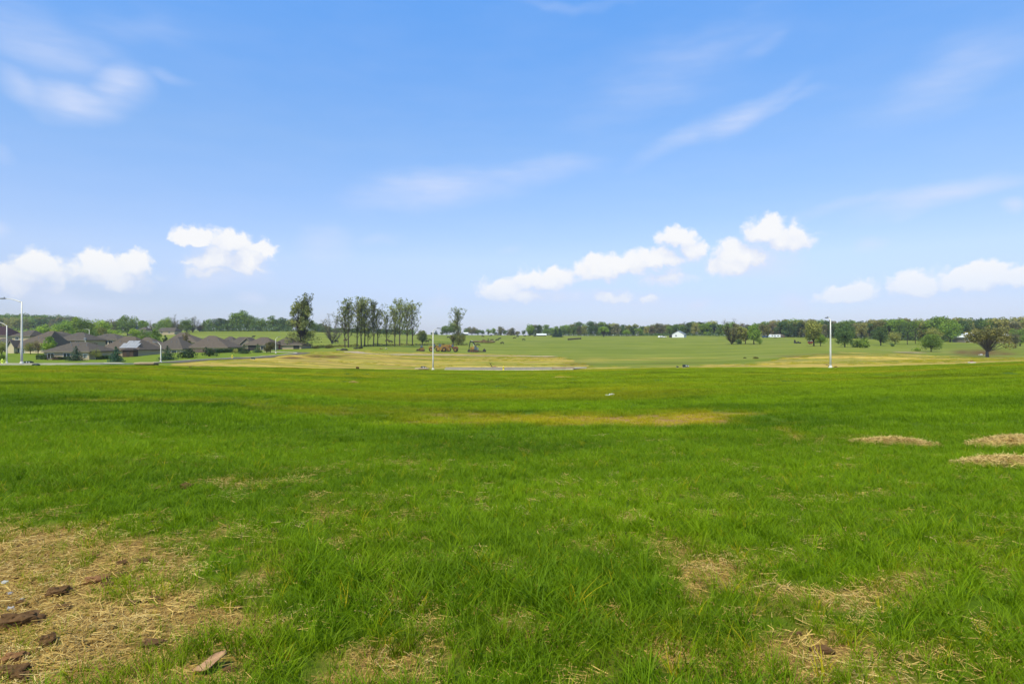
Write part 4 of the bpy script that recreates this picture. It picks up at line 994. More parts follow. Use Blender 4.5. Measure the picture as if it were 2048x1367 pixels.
for nm, kind, m, px, base, top, w, lb, bark in [
    ('field_tree', 'big', 'olive', 1628, 692, 637, 42, 'tall olive tree with a thick dark trunk left of the right-hand street lamp', 'barkdark'), ('field_tree', 'round', 'green', 1641, 692, 664, 26, 'round green tree at the foot of the tall olive one', 'barkdark'),
    ('field_tree', 'big', 'dark', 1690, 694, 646, 44, 'dark green round-headed tree with a bare trunk right of the street lamp', 'barkdark'), ('field_shrub', 'bush', 'green', 1720, 695, 667, 44, 'big round green bush right of the dark round-headed tree', 'barkdark'),
    ('field_tree', 'big', 'dark', 1761, 691, 648, 36, 'dark dense tree behind the big round bush', 'barkdark'), ('field_tree', 'round', 'olive', 1790, 688, 659, 32, 'yellowish rounded tree right of the dark dense one', 'barkdark'),
    ('field_shrub', 'bush', 'dark', 1784, 692.5, 682, 12, 'small dark bush below the yellowish rounded tree', 'barkdark'), ('field_tree', 'big', 'green', 1862, 703, 666, 44, 'domed green tree by the straw slope', 'barkdark'),
    ('field_shrub', 'bush', 'bright', 1832.5, 701.5, 690.5, 19, 'bright lime green bush left of the domed tree', 'bark'), ('field_tree', 'round', 'olive', 1870, 690, 652, 36, 'brownish budding tree behind the domed green one', 'barkdark'),
    ('field_tree', 'poplar', 'green', 1815, 689, 648, 26, 'slim tree with a visible trunk in the grazed grove', 'barkdark'), ('field_tree', 'poplar', 'green', 1831, 687, 646, 26, 'second slim tree of the grazed grove', 'barkdark'),
    ('field_tree', 'big', 'green', 1900, 684, 636, 44, 'large grove tree left of the pale farmhouse', 'barkdark'), ('field_tree', 'big', 'dark', 1925, 683, 634, 40, 'dark grove tree close left of the pale farmhouse', 'barkdark'),
    ('lone_oak', 'oak', 'oak', 1975, 714, 652, 96, 'wide spreading lone oak by the bare earth bank', 'barkgrey'), ('field_tree', 'round', 'green', 2040, 692, 650, 40, 'green tree at the far right edge beyond the oak', 'barkdark'), ('field_tree', 'multi', 'grey', 2030, 696, 660, 26, 'thin grey tree between the oak and the edge tree', 'barkdark')]:
    plant(nm, kind, m, px, base, top, w, lb, bark=bark)
for px, base, top, w, lb in [(1511, 717, 710.5, 14, 'dark bush on the grass below the pasture clump'), (1489, 716, 712.5, 10, 'smaller dark bush left of its partner on the lower pasture'),
                             (632, 697, 688.5, 13, 'dark brush heap under the largest lone tree'), (659, 696, 684, 20, 'green shrub at the foot of the leafless tree'), (969, 703, 698, 8, 'dark brush heap right of the excavator'),
                             (968, 683, 675, 9, 'rusty bush on the low brush mound'), (887, 690, 684, 10, 'round weedy bush behind the yellow machines')]:
    plant('field_shrub', 'bush', 'weed' if px != 968 else 'rusty', px, base, top, w, lb, bark='barkdark', cat='bush')

# ------------------------------------------------------------------ woods: every crown a tree of its own, a few growth forms copied with obj.copy()
def wood_kind(h, w, seed, mat, bark='barkdark', kind='wood'):
    mb, V, Q = grow(kind, h, w, seed)
    return mb.mesh('trunk', MT[bark]), mesh_np('crown', V, Q, mat=MT[mat]), h
FORMS = [wood_kind(16, 12, 501, 'green'), wood_kind(16, 11, 502, 'dark'), wood_kind(16, 12.5, 503, 'olive'), wood_kind(16, 11, 504, 'grey', 'barkgrey'), wood_kind(16, 12, 505, 'green'), wood_kind(16, 13, 506, 'oak'), wood_kind(16, 12, 507, 'dark'), wood_kind(16, 11, 508, 'tan', 'barkgrey')]
wr = np.random.RandomState(77)
def wood(x0, x1, step, topx, topy, Yx, Yv, rows, weights, label, group, front=.8):
    for r_ in range(rows):
        px = x0 + wr.uniform(0, step)
        while px < x1:
            Y = float(np.interp(px, Yx, Yv))*(1 + .045*r_) + wr.uniform(-6, 6)
            p = atY(px, Y)
            tp = float(np.interp(px, topx, topy)) + wr.normal(0, 2.0) + (0 if r_ == rows-1 else 4*(rows-1-r_))
            h = max((CZ - (tp - CY)/F*Y) - p.z, 4.5)
            tr, cr, h0 = FORMS[wr.choice(len(FORMS), p=np.array(weights)/sum(weights))]
            t = thing('woodland_tree', label, 'tree', p, wr.uniform(0, 6.28), group)
            k = h/h0; kw = k*wr.uniform(.95, 1.3) if h > 9 else k*1.7
            t.scale = (kw, kw, k)
            link('trunk', tr, t); link('crown', cr, t)
            px += step*wr.uniform(.75, 1.3)
wood(-60, 190, 13, [-60, 0, 30, 60, 90, 130, 150, 190], [624, 624.5, 626, 626, 627, 629, 632, 642], [-60, 190], [760, 700], 3, [4, 3, 2, 4, 3, 1, 2, 1], 'hazy tree of the long wood on the hill above the estate', 'wood on the hill above the estate')
wood(205, 410, 24, [200, 260, 300, 345, 410], [642, 640, 645, 645, 648], [200, 410], [720, 690], 1, [2, 1, 2, 5, 1, 1, 1, 3], 'pale distant tree showing between the hill trees', 'distant trees between the hill trees')
wood(1062, 1285, 11.5, [1055,1080,1100,1130,1170,1200,1230,1262,1275,1290], [650,647,648,650,643,642,643,646,650,648], [1066, 1285], [690, 620], 2, [3, 4, 1, 1, 3, 1, 4, 1], 'tree of the long wood behind the rail fence', 'wood behind the rail fence')
wood(1285, 1340, 13, [1285, 1320, 1340], [649, 646, 648], [1285, 1340], [640, 620], 2, [1, 1, 3, 3, 1, 2, 0, 3], 'brownish budding tree in the low wood left of the white barn', 'low brown wood beside the white barn')
wood(1335, 1465, 12.5, [1330, 1360, 1390, 1425, 1440, 1465], [648, 645, 641, 640, 645, 646], [1335, 1465], [610, 570], 2, [4, 4, 1, 0, 4, 1, 4, 0], 'dark green tree of the wood behind the white barn', 'wood behind the white barn')
wood(1465, 1680, 15, [1460, 1500, 1530, 1560, 1600, 1640, 1660, 1690], [646, 646, 640, 636, 634, 637, 636, 638], [1465, 1680], [550, 480], 2, [4, 3, 3, 1, 4, 3, 2, 1], 'tall tree of the wood behind the white caravan', 'wood behind the white caravan')
wood(1680, 2130, 18, [1680, 1700, 1740, 1775, 1810, 1850, 1870, 1900, 1930, 1945, 1975, 2010, 2048, 2130], [638, 638, 636, 632, 632, 637, 629, 631, 630, 637, 629, 631, 630, 628], [1680, 1900, 2130], [480, 430, 420], 2, [4, 4, 2, 1, 4, 3, 3, 1], 'tall tree of the wood behind the pale farmhouse', 'wood behind the pale farmhouse')
# scrub along the feet of the woods, one tangled mass nobody could count
def scrub(name, pts, mat, size, n, hmax, seed, label):
    rng = np.random.RandomState(seed); C = []
    for (xa, Ya), (xb, Yb) in zip(pts[:-1], pts[1:]):
        f = rng.uniform(0, 1, n); px_ = xa + (xb-xa)*f; Y = Ya + (Yb-Ya)*f + rng.normal(0, 1.6 if Ya < 320 else 5, n)
        X = (px_ - CX)/F*Y; hh = hmax*(.35 + .9*vnoise(X/3, Y/3))
        C.append(np.stack([X, Y, H(X, Y) + rng.uniform(0, 1, n)*hh], 1))
    C = np.concatenate(C); V, Q = leaf_quads(C, unit(rng, len(C)), size, rng)
    tag(link(name, mesh_np(name, V, Q, mat=MT[mat])), label, None, None, 'stuff')
scrub('undergrowth', [(1066, 672), (1285, 612), (1340, 606), (1465, 560), (1680, 476), (1900, 428), (2120, 418)], 'dark', .7, 900, 2.6, 31, 'dark undergrowth along the foot of the woods')
scrub('undergrowth', [(400, 594), (500, 596), (585, 594)], 'dark', .8, 2400, 7.5, 36, 'dark undergrowth under the ridge conifers')
scrub('undergrowth', [(585, 592), (700, 566), (830, 566)], 'dark', .6, 1300, 3.2, 32, 'dark undergrowth under the ridge trees')
scrub('undergrowth', [(-60, 690), (190, 640), (400, 640)], 'green', .9, 700, 5, 35, 'undergrowth at the foot of the hill wood')
wl = [(px, ground(px, py, 150).y) for px, py in ((618, 696), (660, 694), (690, 693), (740, 692), (790, 691), (840, 690), (880, 689), (935, 690))]
scrub('weeds', wl, 'weed', .28, 420, .95, 33, 'rough weeds along the fence line under the tall row')

# ------------------------------------------------------------------ houses of the estate
def hip(mb, x0, x1, y0, y1, ze, zr, r0, r1, th=.22):
    """hipped roof over a rectangle: eaves at ze, ridge zr from r0 to r1 along x"""
    ym = (y0+y1)/2
    vs = [(x0,y0,ze),(x1,y0,ze),(x1,y1,ze),(x0,y1,ze),(r0,ym,zr),(r1,ym,zr),(x0,y0,ze-th),(x1,y0,ze-th),(x1,y1,ze-th),(x0,y1,ze-th)]
    mb.add(vs, [(0,1,5,4),(1,2,5),(2,3,4,5),(3,0,4),(0,6,7,1),(1,7,8,2),(2,8,9,3),(3,9,6,0),(6,9,8,7)])
def gable_wing(mb, x0, x1, y0, y1, ze, zr, th=.2):
    """gabled roof whose ridge runs along y, gable towards -y"""
    xm = (x0+x1)/2
    vs = [(x0,y0,ze),(xm,y0,zr),(x1,y0,ze),(x0,y1,ze),(xm,y1,zr),(x1,y1,ze),(x0,y0,ze-th),(xm,y0,zr-th),(x1,y0,ze-th),(x0,y1,ze-th),(xm,y1,zr-th),(x1,y1,ze-th)]
    mb.add(vs, [(0,1,4,3),(1,2,5,4),(6,9,10,7),(7,10,11,8),(0,6,7,1),(1,7,8,2),(3,4,10,9),(4,5,11,10),(0,3,9,6),(2,8,11,5)])
def win(parent, x, z, w, h, y, frame='whitepaint', cols=2):
    f = MB(); t = .09
    f.box(x-w/2-t, x-w/2, y-.06, y+.02, z-t, z+h+t); f.box(x+w/2, x+w/2+t, y-.06, y+.02, z-t, z+h+t)
    f.box(x-w/2, x+w/2, y-.06, y+.02, z+h, z+h+t); f.box(x-w/2, x+w/2, y-.08, y+.02, z-t, z)
    for k in range(1, cols): f.box(x-w/2+w*k/cols-.03, x-w/2+w*k/cols+.03, y-.05, y+.01, z, z+h)
    o = f.build('window', MT[frame], parent)
    g = MB(); g.box(x-w/2, x+w/2, y-.02, y+.015, z, z+h); g.build('pane', MT['glass'], o)
def door(parent, x, z, w, h, y, mat='wood', name='door', panels=1):
    d = MB(); d.box(x-w/2, x+w/2, y-.07, y+.02, z, z+h)
    for k in range(1, panels): d.box(x-w/2+.03, x+w/2-.03, y-.085, y-.072, z+h*k/panels-.02, z+h*k/panels+.02)
    o = d.build(name, MT[mat], parent)
    if name == 'door':
        q = MB(); q.box(x+w*.32, x+w*.40, y-.13, y-.072, z+h*.47, z+h*.5); q.build('handle', MT['lampgrey'], o)
    return o
def deck(parent, x0, x1, y0, depth, z, mat='wood', below=2.0):
    d = MB(); d.box(x0, x1, y0-depth, y0-.02, z-.14, z)
    for k in range(int((x1-x0)/2.2)+2):
        x = x0+.08 + (x1-x0-.16)*k/(int((x1-x0)/2.2)+1); d.box(x-.08, x+.08, y0-depth+.1, y0-depth+.26, z-below, z-.14)
    o = d.build('deck', MT[mat], parent)
    r_ = MB()
    n = max(3, int((x1-x0)/.35))
    for k in range(n+1):
        x = x0 + (x1-x0)*k/n; r_.box(x-.025, x+.025, y0-depth, y0-depth+.05, z, z+.92)
    for zz in (.08, .92): r_.box(x0, x1, y0-depth-.02, y0-depth+.07, z+zz, z+zz+.06)
    for x in (x0, x1): r_.box(x-.03, x+.03, y0-depth+.07, y0-.02, z+.92, z+.98)
    r_.build('railing', MT[mat], o)
def house(label, px0, px1, ridge, eave, base, Y=None, rx=(.3, .7), depth=11.0, rot=0.0, wall='siding', roof='roof', wins=(), gd=None, dk=None, gables=(), low=None, name='house', vents=2, porch=None):
    p0 = ground((px0+px1)/2, base, 120) if Y is None else atY((px0+px1)/2, Y)
    Yf = p0.y; s = Yf/F
    Wd = (px1-px0)*s; ze = CZ - (eave-CY)*s; zr = CZ - (ridge-CY)*(Yf+depth/2)/F
    zb = float(min(H(np.array([p0.x-Wd/2, p0.x, p0.x+Wd/2]), np.array([Yf]*3))))
    if low is not None: zb = min(zb, ze - low)
    zb -= .25
    t = thing(name, label, 'house', (p0.x, Yf, zb), R(rot))
    e = ze - zb; r_ = zr - zb; ov = .5
    wl_ = MB(); wl_.box(-Wd/2+ov, Wd/2-ov, 0, depth-2*ov, -1.5, e-.16)
    rf = MB(); hip(rf, -Wd/2, Wd/2, -ov, depth-ov, e, r_, -Wd/2+Wd*rx[0], -Wd/2+Wd*rx[1])
    for g0, g1, out, gh, col in gables:
        a, b_ = -Wd/2 + Wd*g0, -Wd/2 + Wd*g1; zg = e + (r_-e)*gh
        gable_wing(rf, a-.35, b_+.35, -out-.35, depth*.48*gh + .4, e+.03, zg)
        gw = MB(); xm = (a+b_)/2
        gw.add([(a,-out,-1.5),(b_,-out,-1.5),(b_,-out,e-.12),(xm,-out,zg-.42),(a,-out,e-.12),(a,.04,-1.5),(b_,.04,-1.5),(b_,.04,e-.12),(a,.04,e-.12)], [(0,1,2,3,4),(0,4,8,5),(1,6,7,2)])
        gw.build('gable', MT[col], t)
        tr = MB()
        for sx in (-1, 1):
            x_a = a-.37 if sx < 0 else b_+.37
            tr.add([(x_a,-out-.40,e-.20),(x_a,-out-.40,e+.05),(xm,-out-.40,zg+.04),(xm,-out-.40,zg-.21),(x_a,-out-.36,e-.20),(x_a,-out-.36,e+.05),(xm,-out-.36,zg+.04),(xm,-out-.36,zg-.21)],
                   [(0,1,2,3),(4,7,6,5),(0,3,7,4),(1,5,6,2),(0,4,5,1),(3,2,6,7)])
        tr.build('gable_trim', MT['trim'], t)
    wl_.build('wall', MT[wall], t)
    ro = rf.build('roof', MT[roof], t)
    fa = MB(); fa.box(-Wd/2-.02, Wd/2+.02, -ov-.07, -ov-.003, e-.24, e-.02); fa.build('gutter', MT['trim'], t)
    rgv = random.Random(int(px0*7))
    for k in range(vents):
        v = MB(); x = rgv.uniform(-.25, .25)*Wd; yy = depth*.25; z = e + (r_-e)*(yy+ov)/(depth/2)
        v.tube([(x, yy, z-.2), (x, yy, z+.45)], .09, 8); v.build('roof_vent', MT['lampgrey'], ro)
    for fx, fz, w, h in wins: win(t, -Wd/2 + Wd*fx, e - fz, w, h, 0)
    if gd: door(t, -Wd/2 + Wd*gd[0], e-.35-gd[2], gd[1], gd[2], 0, gd[3] if len(gd) > 3 else 'trim', 'garage_door', 4)
    if dk: deck(t, -Wd/2 + Wd*dk[0], -Wd/2 + Wd*dk[1], 0, 2.6, e - dk[2], 'wood', 2.2)
    if porch:
        for k in range(porch[2]):
            x = -Wd/2 + Wd*(porch[0] + (porch[1]-porch[0])*k/(porch[2]-1)); c = MB(); c.box(x-.13, x+.13, -1.9, -1.64, -1, e-.32); c.box(x-.2, x+.2, -1.97, -1.57, e-.5, e-.32)
            c.build('porch_column', MT['whitepaint'], t)
        pr = MB(); pr.box(-Wd/2+Wd*porch[0]-.5, -Wd/2+Wd*porch[1]+.5, -2.2, -ov-.1, e-.32, e-.12); pr.build('porch_roof', MT[roof], t)
    return t
house('nearest tan house with a dark back deck beside the blue-green spruce', 85, 182, 683.5, 702, 719, rx=(.33, .62), depth=12, wins=[(.17, 1.9, 1.6, 1.3), (.50, 1.9, 1.7, 1.3), (.88, 1.6, .9, .8)], dk=(.24, .47, 1.9), vents=3)
house('large brown-roofed house with a cream arched-window front at the edge of the estate', 12, 90, 662, 694, 706, rx=(.72, .85), depth=15, roof='roof2', wall='siding2', wins=[(.30, 1.9, 1.0, 1.5), (.42, 2.0, 1.3, 1.6)], gables=[(.13, .30, 1.6, .42, 'siding2')])
house('house with a big sloping roof and cream wall behind the olive garden tree', 52, 112, 662, 681, 705, Y=232, rx=(.35, .6), depth=13, wall='siding2', wins=[(.5, 2.1, 1.6, 1.3)], low=5)
house('brown-roofed house peeping over its neighbours behind the large street lamp', 22, 62, 660, 671, 700, Y=262, rx=(.45, .75), depth=11, wins=[(.3, 1.8, 1.4, 1.2)], low=4)
house('house whose ridge shows between the garden tree and the railed house', 78, 128, 663, 672, 700, Y=268, rx=(.35, .6), depth=11, wins=[(.7, 1.8, 1.4, 1.2)], low=4)
house('hip-roofed house with a white back railing directly behind the nearest tan house', 112, 174, 664.5, 679.5, 695, Y=225, rx=(.36, .56), depth=12, wins=[(.40, 1.8, 1.5, 1.2), (.70, 1.8, 1.5, 1.2)], low=4)
house('long hip-roofed house with a green-shuttered wall, central in the back row', 170, 236, 667, 678.5, 695, Y=238, rx=(.36, .62), depth=12, wins=[(.62, 2.0, 1.6, 1.4), (.78, 2.0, 1.4, 1.4)], low=4)
SH = house('house with pale blue solar panels on its roof', 198, 280, 672.5, 699, 716, Y=180, rx=(.30, .58), depth=13, roof='roof2', wins=[(.12, 2.0, 1.3, 1.2)], low=2.8)
house('house with a railed back porch right of the solar roof', 256, 322, 674, 697.5, 709, Y=205, rx=(.22, .36), depth=12, roof='roof2', wall='siding2', wins=[(.32, 1.9, 1.4, 1.4), (.45, 1.9, 1.3, 1.4)], dk=(.20, .55, 1.6), low=2.8)
house('cream house behind the small curved street lamp', 300, 367, 675.5, 697, 709, Y=200, rx=(.36, .55), depth=13, wall='siding2', wins=[(.72, 1.9, 1.3, 1.3), (.12, 1.9, 1.2, 1.2)], low=2.8)
house('brown-roofed house with a red brick gable', 330, 396, 665, 684, 700, Y=250, rx=(.22, .40), depth=12, roof='roof2', gables=[(.34, .56, 1.5, .55, 'brickred')], wins=[(.8, 1.9, 1.4, 1.2)], low=3)
house('tan house behind the end of the dark garden hedge', 376, 457, 671, 694, 705, Y=205, rx=(.30, .44), depth=13, roof='roof2', wins=[(.12, 1.8, 1.1, 1.0), (.66, 1.9, 1.4, 1.2), (.88, 1.8, 1.1, 1.1)], low=2.8)
house('house with a small white front gable', 430, 472, 672.5, 688.5, 700, Y=235, rx=(.38, .52), depth=11, gables=[(.40, .66, 1.2, .55, 'whitepaint')], low=3)
house('house with a white columned porch and a broad front gable roof', 458, 510, 673.5, 687.5, 700, Y=232, rx=(.16, .60), depth=11, gables=[(.50, .96, 1.0, .85, 'trim')], porch=(.20, .36, 3), wins=[(.28, 2.2, 1.2, 1.6)], low=3)
house('brown-roofed house with a garage beside the white columned house', 488, 546, 674, 688.5, 702, Y=228, rx=(.40, .62), depth=11, roof='roof2', gd=(.28, 3.0, 2.1, 'black'), wins=[(.66, 1.9, 1.6, 1.3)], low=3)
house('end house of the estate with a long low tan wall by the largest lone tree', 544, 605, 674, 689, 697.5, Y=236, rx=(.26, .42), depth=13, wins=[(.17, 2.0, 1.2, 1.5)], gables=[(.16, .27, 1.3, .40, 'brickred')], gd=(.80, 2.3, 1.9, 'black'), low=2.6)
house('small tan house roof seen at the edge behind the second street lamp', -40, 16, 676, 690, 707, Y=225, rx=(.4, .6), depth=11, wall='siding2', wins=[(.8, 1.9, 1.3, 1.2)], low=3)
house('house with a dark maroon roof at the edge of the estate', -60, 14, 652, 670, 690, Y=290, rx=(.3, .7), depth=12, roof='roofred', low=4)
house('long low house among the trees above the estate', 312, 350, 655, 661.5, 668, Y=520, rx=(.1, .9), depth=12, wall='siding', roof='roof', wins=[(.3, 1.9, 1.6, 1.2), (.7, 1.9, 1.6, 1.2)], low=3)
house('grey house roof left of the long low house among the hill trees', 253, 272, 651, 658, 668, Y=520, rx=(.3, .7), depth=12, wall='siding', roof='lampgrey', wins=[(.5, 1.9, 1.6, 1.2)], low=3)
house('small dark-roofed house among the hill trees above the solar roof', 276, 292, 654, 659, 668, Y=500, rx=(.3, .7), depth=10, roof='roof', wins=[(.5, 1.9, 1.6, 1.2)], low=3)
# the solar array rests on its roof
sx, sy, sz = SH.location; Wd = 82*180/F; sp_ = thing('solar_array', 'pale blue solar panels with a stepped outline, on a brown roof', 'solar panels', (sx, sy, sz))
e_ = CZ - (699-CY)*180/F - sz; rr_ = CZ - (672.5-CY)*186.5/F - sz; slope = (rr_-e_)/6.5
def on_roof(px, k): return ((px-239)*180/F, -.5 + k*6.5, e_ + slope*k*6.5 + .10)
pan = [(236.5+c*6.0, k) for k, cs in ((.12, range(0, 6)), (.30, range(0, 6)), (.48, range(1, 5))) for c in cs]
for px, k in pan:
    a = on_roof(px+.15, k); b_ = on_roof(px+5.8, k+.165); d = MB()
    d.add([a, (b_[0], a[1], a[2]), b_, (a[0], b_[1], b_[2]), (a[0], a[1], a[2]-.06), (b_[0], a[1], a[2]-.06), (b_[0], b_[1], b_[2]-.06), (a[0], b_[1], b_[2]-.06)], [(0,1,2,3),(7,6,5,4),(0,4,5,1),(1,5,6,2),(2,6,7,3),(3,7,4,0)])
    d.build('panel', MT['solar'], sp_)
# sheds, awning, garden fences, hedges
p = atY(255.5, 176); t = thing('garden_shed', 'dark brown shed under the solar roof', 'shed', p)
b_ = MB(); b_.box(-1.55, 1.55, 0, 2.4, -.6, 1.9); b_.build('wall', MT['wood'], t)
b_ = MB(); hip(b_, -1.8, 1.8, -.3, 2.7, 2.02, 2.65, -.9, .9, .14); b_.build('roof', MT['railbrown'], t); door(t, .1, .0, .9, 1.8, 0, 'railbrown')
p = atY(209, 172); t = thing('awning', 'white domed awning beside the olive budding tree', 'awning', p)
b_ = MB(); prof = [(-.98+1.96*k/8, 1.25 + .42*math.sin(math.pi*k/8)) for k in range(9)]
b_.prism(prof + [(x, z-.08) for x, z in prof[::-1]], -.1, 1.9); b_.prism([(-.98, 1.26), (.98, 1.26), (.98, .80), (-.98, .80)], -.11, -.07); b_.build('cover', MT['whitepaint'], t)
for x in (-.9, .9):
    for y_ in (.0, 1.8): b_ = MB(); b_.tube([(x, y_, -.3), (x, y_, 1.24)], .035, 6); b_.build('post', MT['lampgrey'], t)
def fence_run(name, label, pts, h, mat, slat=.0, step=2.4, cat='fence', rails=(.3, .9), solid=True, zoff=0):
    p0 = atY(*pts[0]); t = thing(name, label, cat, p0); k = 0
    for (xa, Ya), (xb, Yb) in zip(pts[:-1], pts[1:]):
        a = atY(xa, Ya); c = atY(xb, Yb); n = max(1, int((c-a).length/step))
        for i in range(n):
            q0 = a.lerp(c, i/n); q1 = a.lerp(c, (i+1)/n)
            z0 = float(H(np.array([q0.x]), np.array([q0.y]))[0]); z1 = float(H(np.array([q1.x]), np.array([q1.y]))[0])
            d = Vector((q1.x-q0.x, q1.y-q0.y, 0)).normalized(); s_ = Vector((d.y, -d.x, 0))
            P0 = Vector((q0.x, q0.y, z0)) - p0; P1 = Vector((q1.x, q1.y, z1)) - p0
            b_ = MB(); b_.tube([P0 - Vector((0,0,.3)), P0 + Vector((0,0,h+.08))], .07, 4); b_.build('post', MT[mat], t); k += 1
            b_ = MB()
            if solid:
                w_ = .03
                b_.add([P0+s_*w_, P1+s_*w_, P1+s_*w_+Vector((0,0,h)), P0+s_*w_+Vector((0,0,h)), P0-s_*w_, P1-s_*w_, P1-s_*w_+Vector((0,0,h)), P0-s_*w_+Vector((0,0,h))], [(0,1,2,3),(7,6,5,4),(0,4,5,1),(3,2,6,7),(0,3,7,4),(1,5,6,2)])
                b_.build('panel', MT[mat], t)
            else:
                for r_ in rails: b_.tube([P0+Vector((0,0,h*r_)), P1+Vector((0,0,h*r_))], .055, 4)
                b_.build('rail', MT[mat], t)
    return t
fence_run('garden_fence', 'low weathered plank fence below the tan house by the hedge end', [(384, 196), (428, 192), (452, 196)], 1.15, 'fencewood')
fence_run('garden_fence', 'brown plank fence running behind the round evergreens towards the columned house', [(430, 189), (470, 199), (500, 205)], 1.0, 'railbrown')
def hedge(label, pts, h, seed, mat='yew', dpt=.9):
    rng = np.random.RandomState(seed); p0 = atY(*pts[0]); C = []; Nn = []
    for (xa, Ya), (xb, Yb) in zip(pts[:-1], pts[1:]):
        n = int(abs(xb-xa)*Ya/F*260) + 200; f = rng.uniform(0, 1, n); Y = Ya + (Yb-Ya)*f + rng.uniform(-dpt/2, dpt/2, n); X = (xa + (xb-xa)*f - CX)/F*Y
        z = H(X, Y) + rng.uniform(0, 1, n)**.7*h*(.8 + .35*vnoise(X*1.3, Y)); C.append(np.stack([X, Y, z], 1) - np.array(p0)[None])
    C = np.concatenate(C); V, Q = leaf_quads(C, unit(rng, len(C)), .18, rng)
    o = link('hedge', mesh_np('hedge', V, Q, mat=MT[mat]), None, p0); tag(o, label, 'hedge')
hedge('low dark hedge left of the nearest tan house', [(72, 163), (84, 161), (93, 161)], 1.15, 61)
hedge('dark hedge along the foot of the nearest tan house', [(106, 160.5), (140, 160)], .75, 64)
hedge('long dark garden hedge between the round evergreens', [(431, 186), (458, 194), (485, 203)], 1.35, 62)
hedge('dark clipped hedge under the awning and the olive budding tree', [(176, 163), (200, 165), (222, 168)], .95, 63)

# ------------------------------------------------------------------ farm buildings on the skyline
def barn(name, label, cat, px, base, Y, w, l, he, hr, rot, wall='whitepaint', roof='lampgrey', lean=0, wins=(), bigdoor=None, sides=()):
    p = atY(px, Y) if Y else ground(px, base, 150); t = thing(name, label, cat, p, R(rot))
    b_ = MB(); b_.add([(-w/2,0,-1),(w/2,0,-1),(w/2,0,he),(0,0,hr-.12),(-w/2,0,he),(-w/2,l,-1),(w/2,l,-1),(w/2,l,he),(0,l,hr-.12),(-w/2,l,he)], [(0,1,2,3,4),(9,8,7,6,5),(0,4,9,5),(1,6,7,2)])
    b_.build('wall', MT[wall], t)
    b_ = MB(); gable_wing(b_, -w/2-.4, w/2+.4, -.4, l+.4, he-.05, hr+.12, .15)
    b_.build('roof', MT[roof], t)
    if lean:
        b_ = MB(); b_.add([(-w/2-lean,.4,he-1.0),(-w/2-.42,.4,he-.06),(-w/2-.42,l-.4,he-.06),(-w/2-lean,l-.4,he-1.0),(-w/2-lean,.4,he-1.15),(-w/2-.42,.4,he-.2),(-w/2-.42,l-.4,he-.2),(-w/2-lean,l-.4,he-1.15)], [(0,1,2,3),(7,6,5,4),(0,4,5,1),(2,6,7,3),(0,3,7,4),(1,5,6,2)])
        b_.build('lean_to_roof', MT[roof], t)
        b_ = MB(); b_.box(-w/2-lean+.2, -w/2-.05, .8, l-.6, -1, he-1.2); b_.build('lean_to_wall', MT['black'], t)
    for x, z, ww, hh in wins: win(t, x, z, ww, hh, 0, 'lampgrey')
    for yy, z, ww, hh in sides:
        g = MB(); g.box(w/2-.02, w/2+.04, yy-ww/2, yy+ww/2, z, z+hh); g.build('window', MT['glass'], t)
    if bigdoor: door(t, bigdoor[0], 0, bigdoor[1], bigdoor[2], 0, bigdoor[3], 'barn_door', 2)
    return t
barn('barn', 'white gabled barn with a low lean-to standing before the wood', 'barn', 1356, 674.5, 480, 9.2, 12, 2.6, 5.3, -24, wall='whitepaint', roof='lampgrey', lean=2.6, wins=[(-1.5, 1.0, .9, .9)], sides=[(3, 1.2, 1.2, 1.0), (6, 1.2, 1.2, 1.0), (9, 1.2, 1.2, 1.0)])
barn('shed', 'long low white-roofed shed before the wood beside the dark pines', 'shed', 1092, 670, 600, 5.5, 9.0, 1.1, 2.2, 90, roof='whitemetal', wall='railbrown')
barn('shed', 'small white-roofed shed behind the single tall tree', 'shed', 936, 669.5, 620, 5.0, 6, 1.6, 2.7, 90, roof='whitemetal', wall='lampgrey')
house('far farmhouse with a grey roof on the skyline', 988, 1004, 664, 667.5, 671, Y=640, rx=(.3, .7), depth=9, roof='lampgrey', wall='siding', wins=[(.5, 1.6, 1.4, 1.0)], low=2, name='farmhouse')
house('far farmhouse with a pinkish brown roof right of the grey one', 1012, 1032, 663, 667.5, 671, Y=640, rx=(.3, .6), depth=9, roof='roof2', wall='siding', wins=[(.5, 1.6, 1.4, 1.0)], low=2, name='farmhouse')
house('brown-roofed farmhouse half hidden behind the white caravan', 1552, 1570, 667, 671, 676.5, Y=500, rx=(.3, .7), depth=9, roof='roof2', wall='brickred', wins=[(.7, 1.8, 1.4, 1.1)], low=2.4, name='farmhouse')
house('pale farmhouse with a light metal roof behind the lone oak', 1928, 2036, 664.5, 674, 682.5, Y=395, rx=(.16, .80), depth=12, roof='whitemetal', wall='trim', wins=[(.08, 1.9, 2.6, .7), (.40, 1.9, 1.6, 1.2), (.66, 1.9, 1.6, 1.2), (.88, 1.9, 1.6, 1.2)], low=3, name='farmhouse')
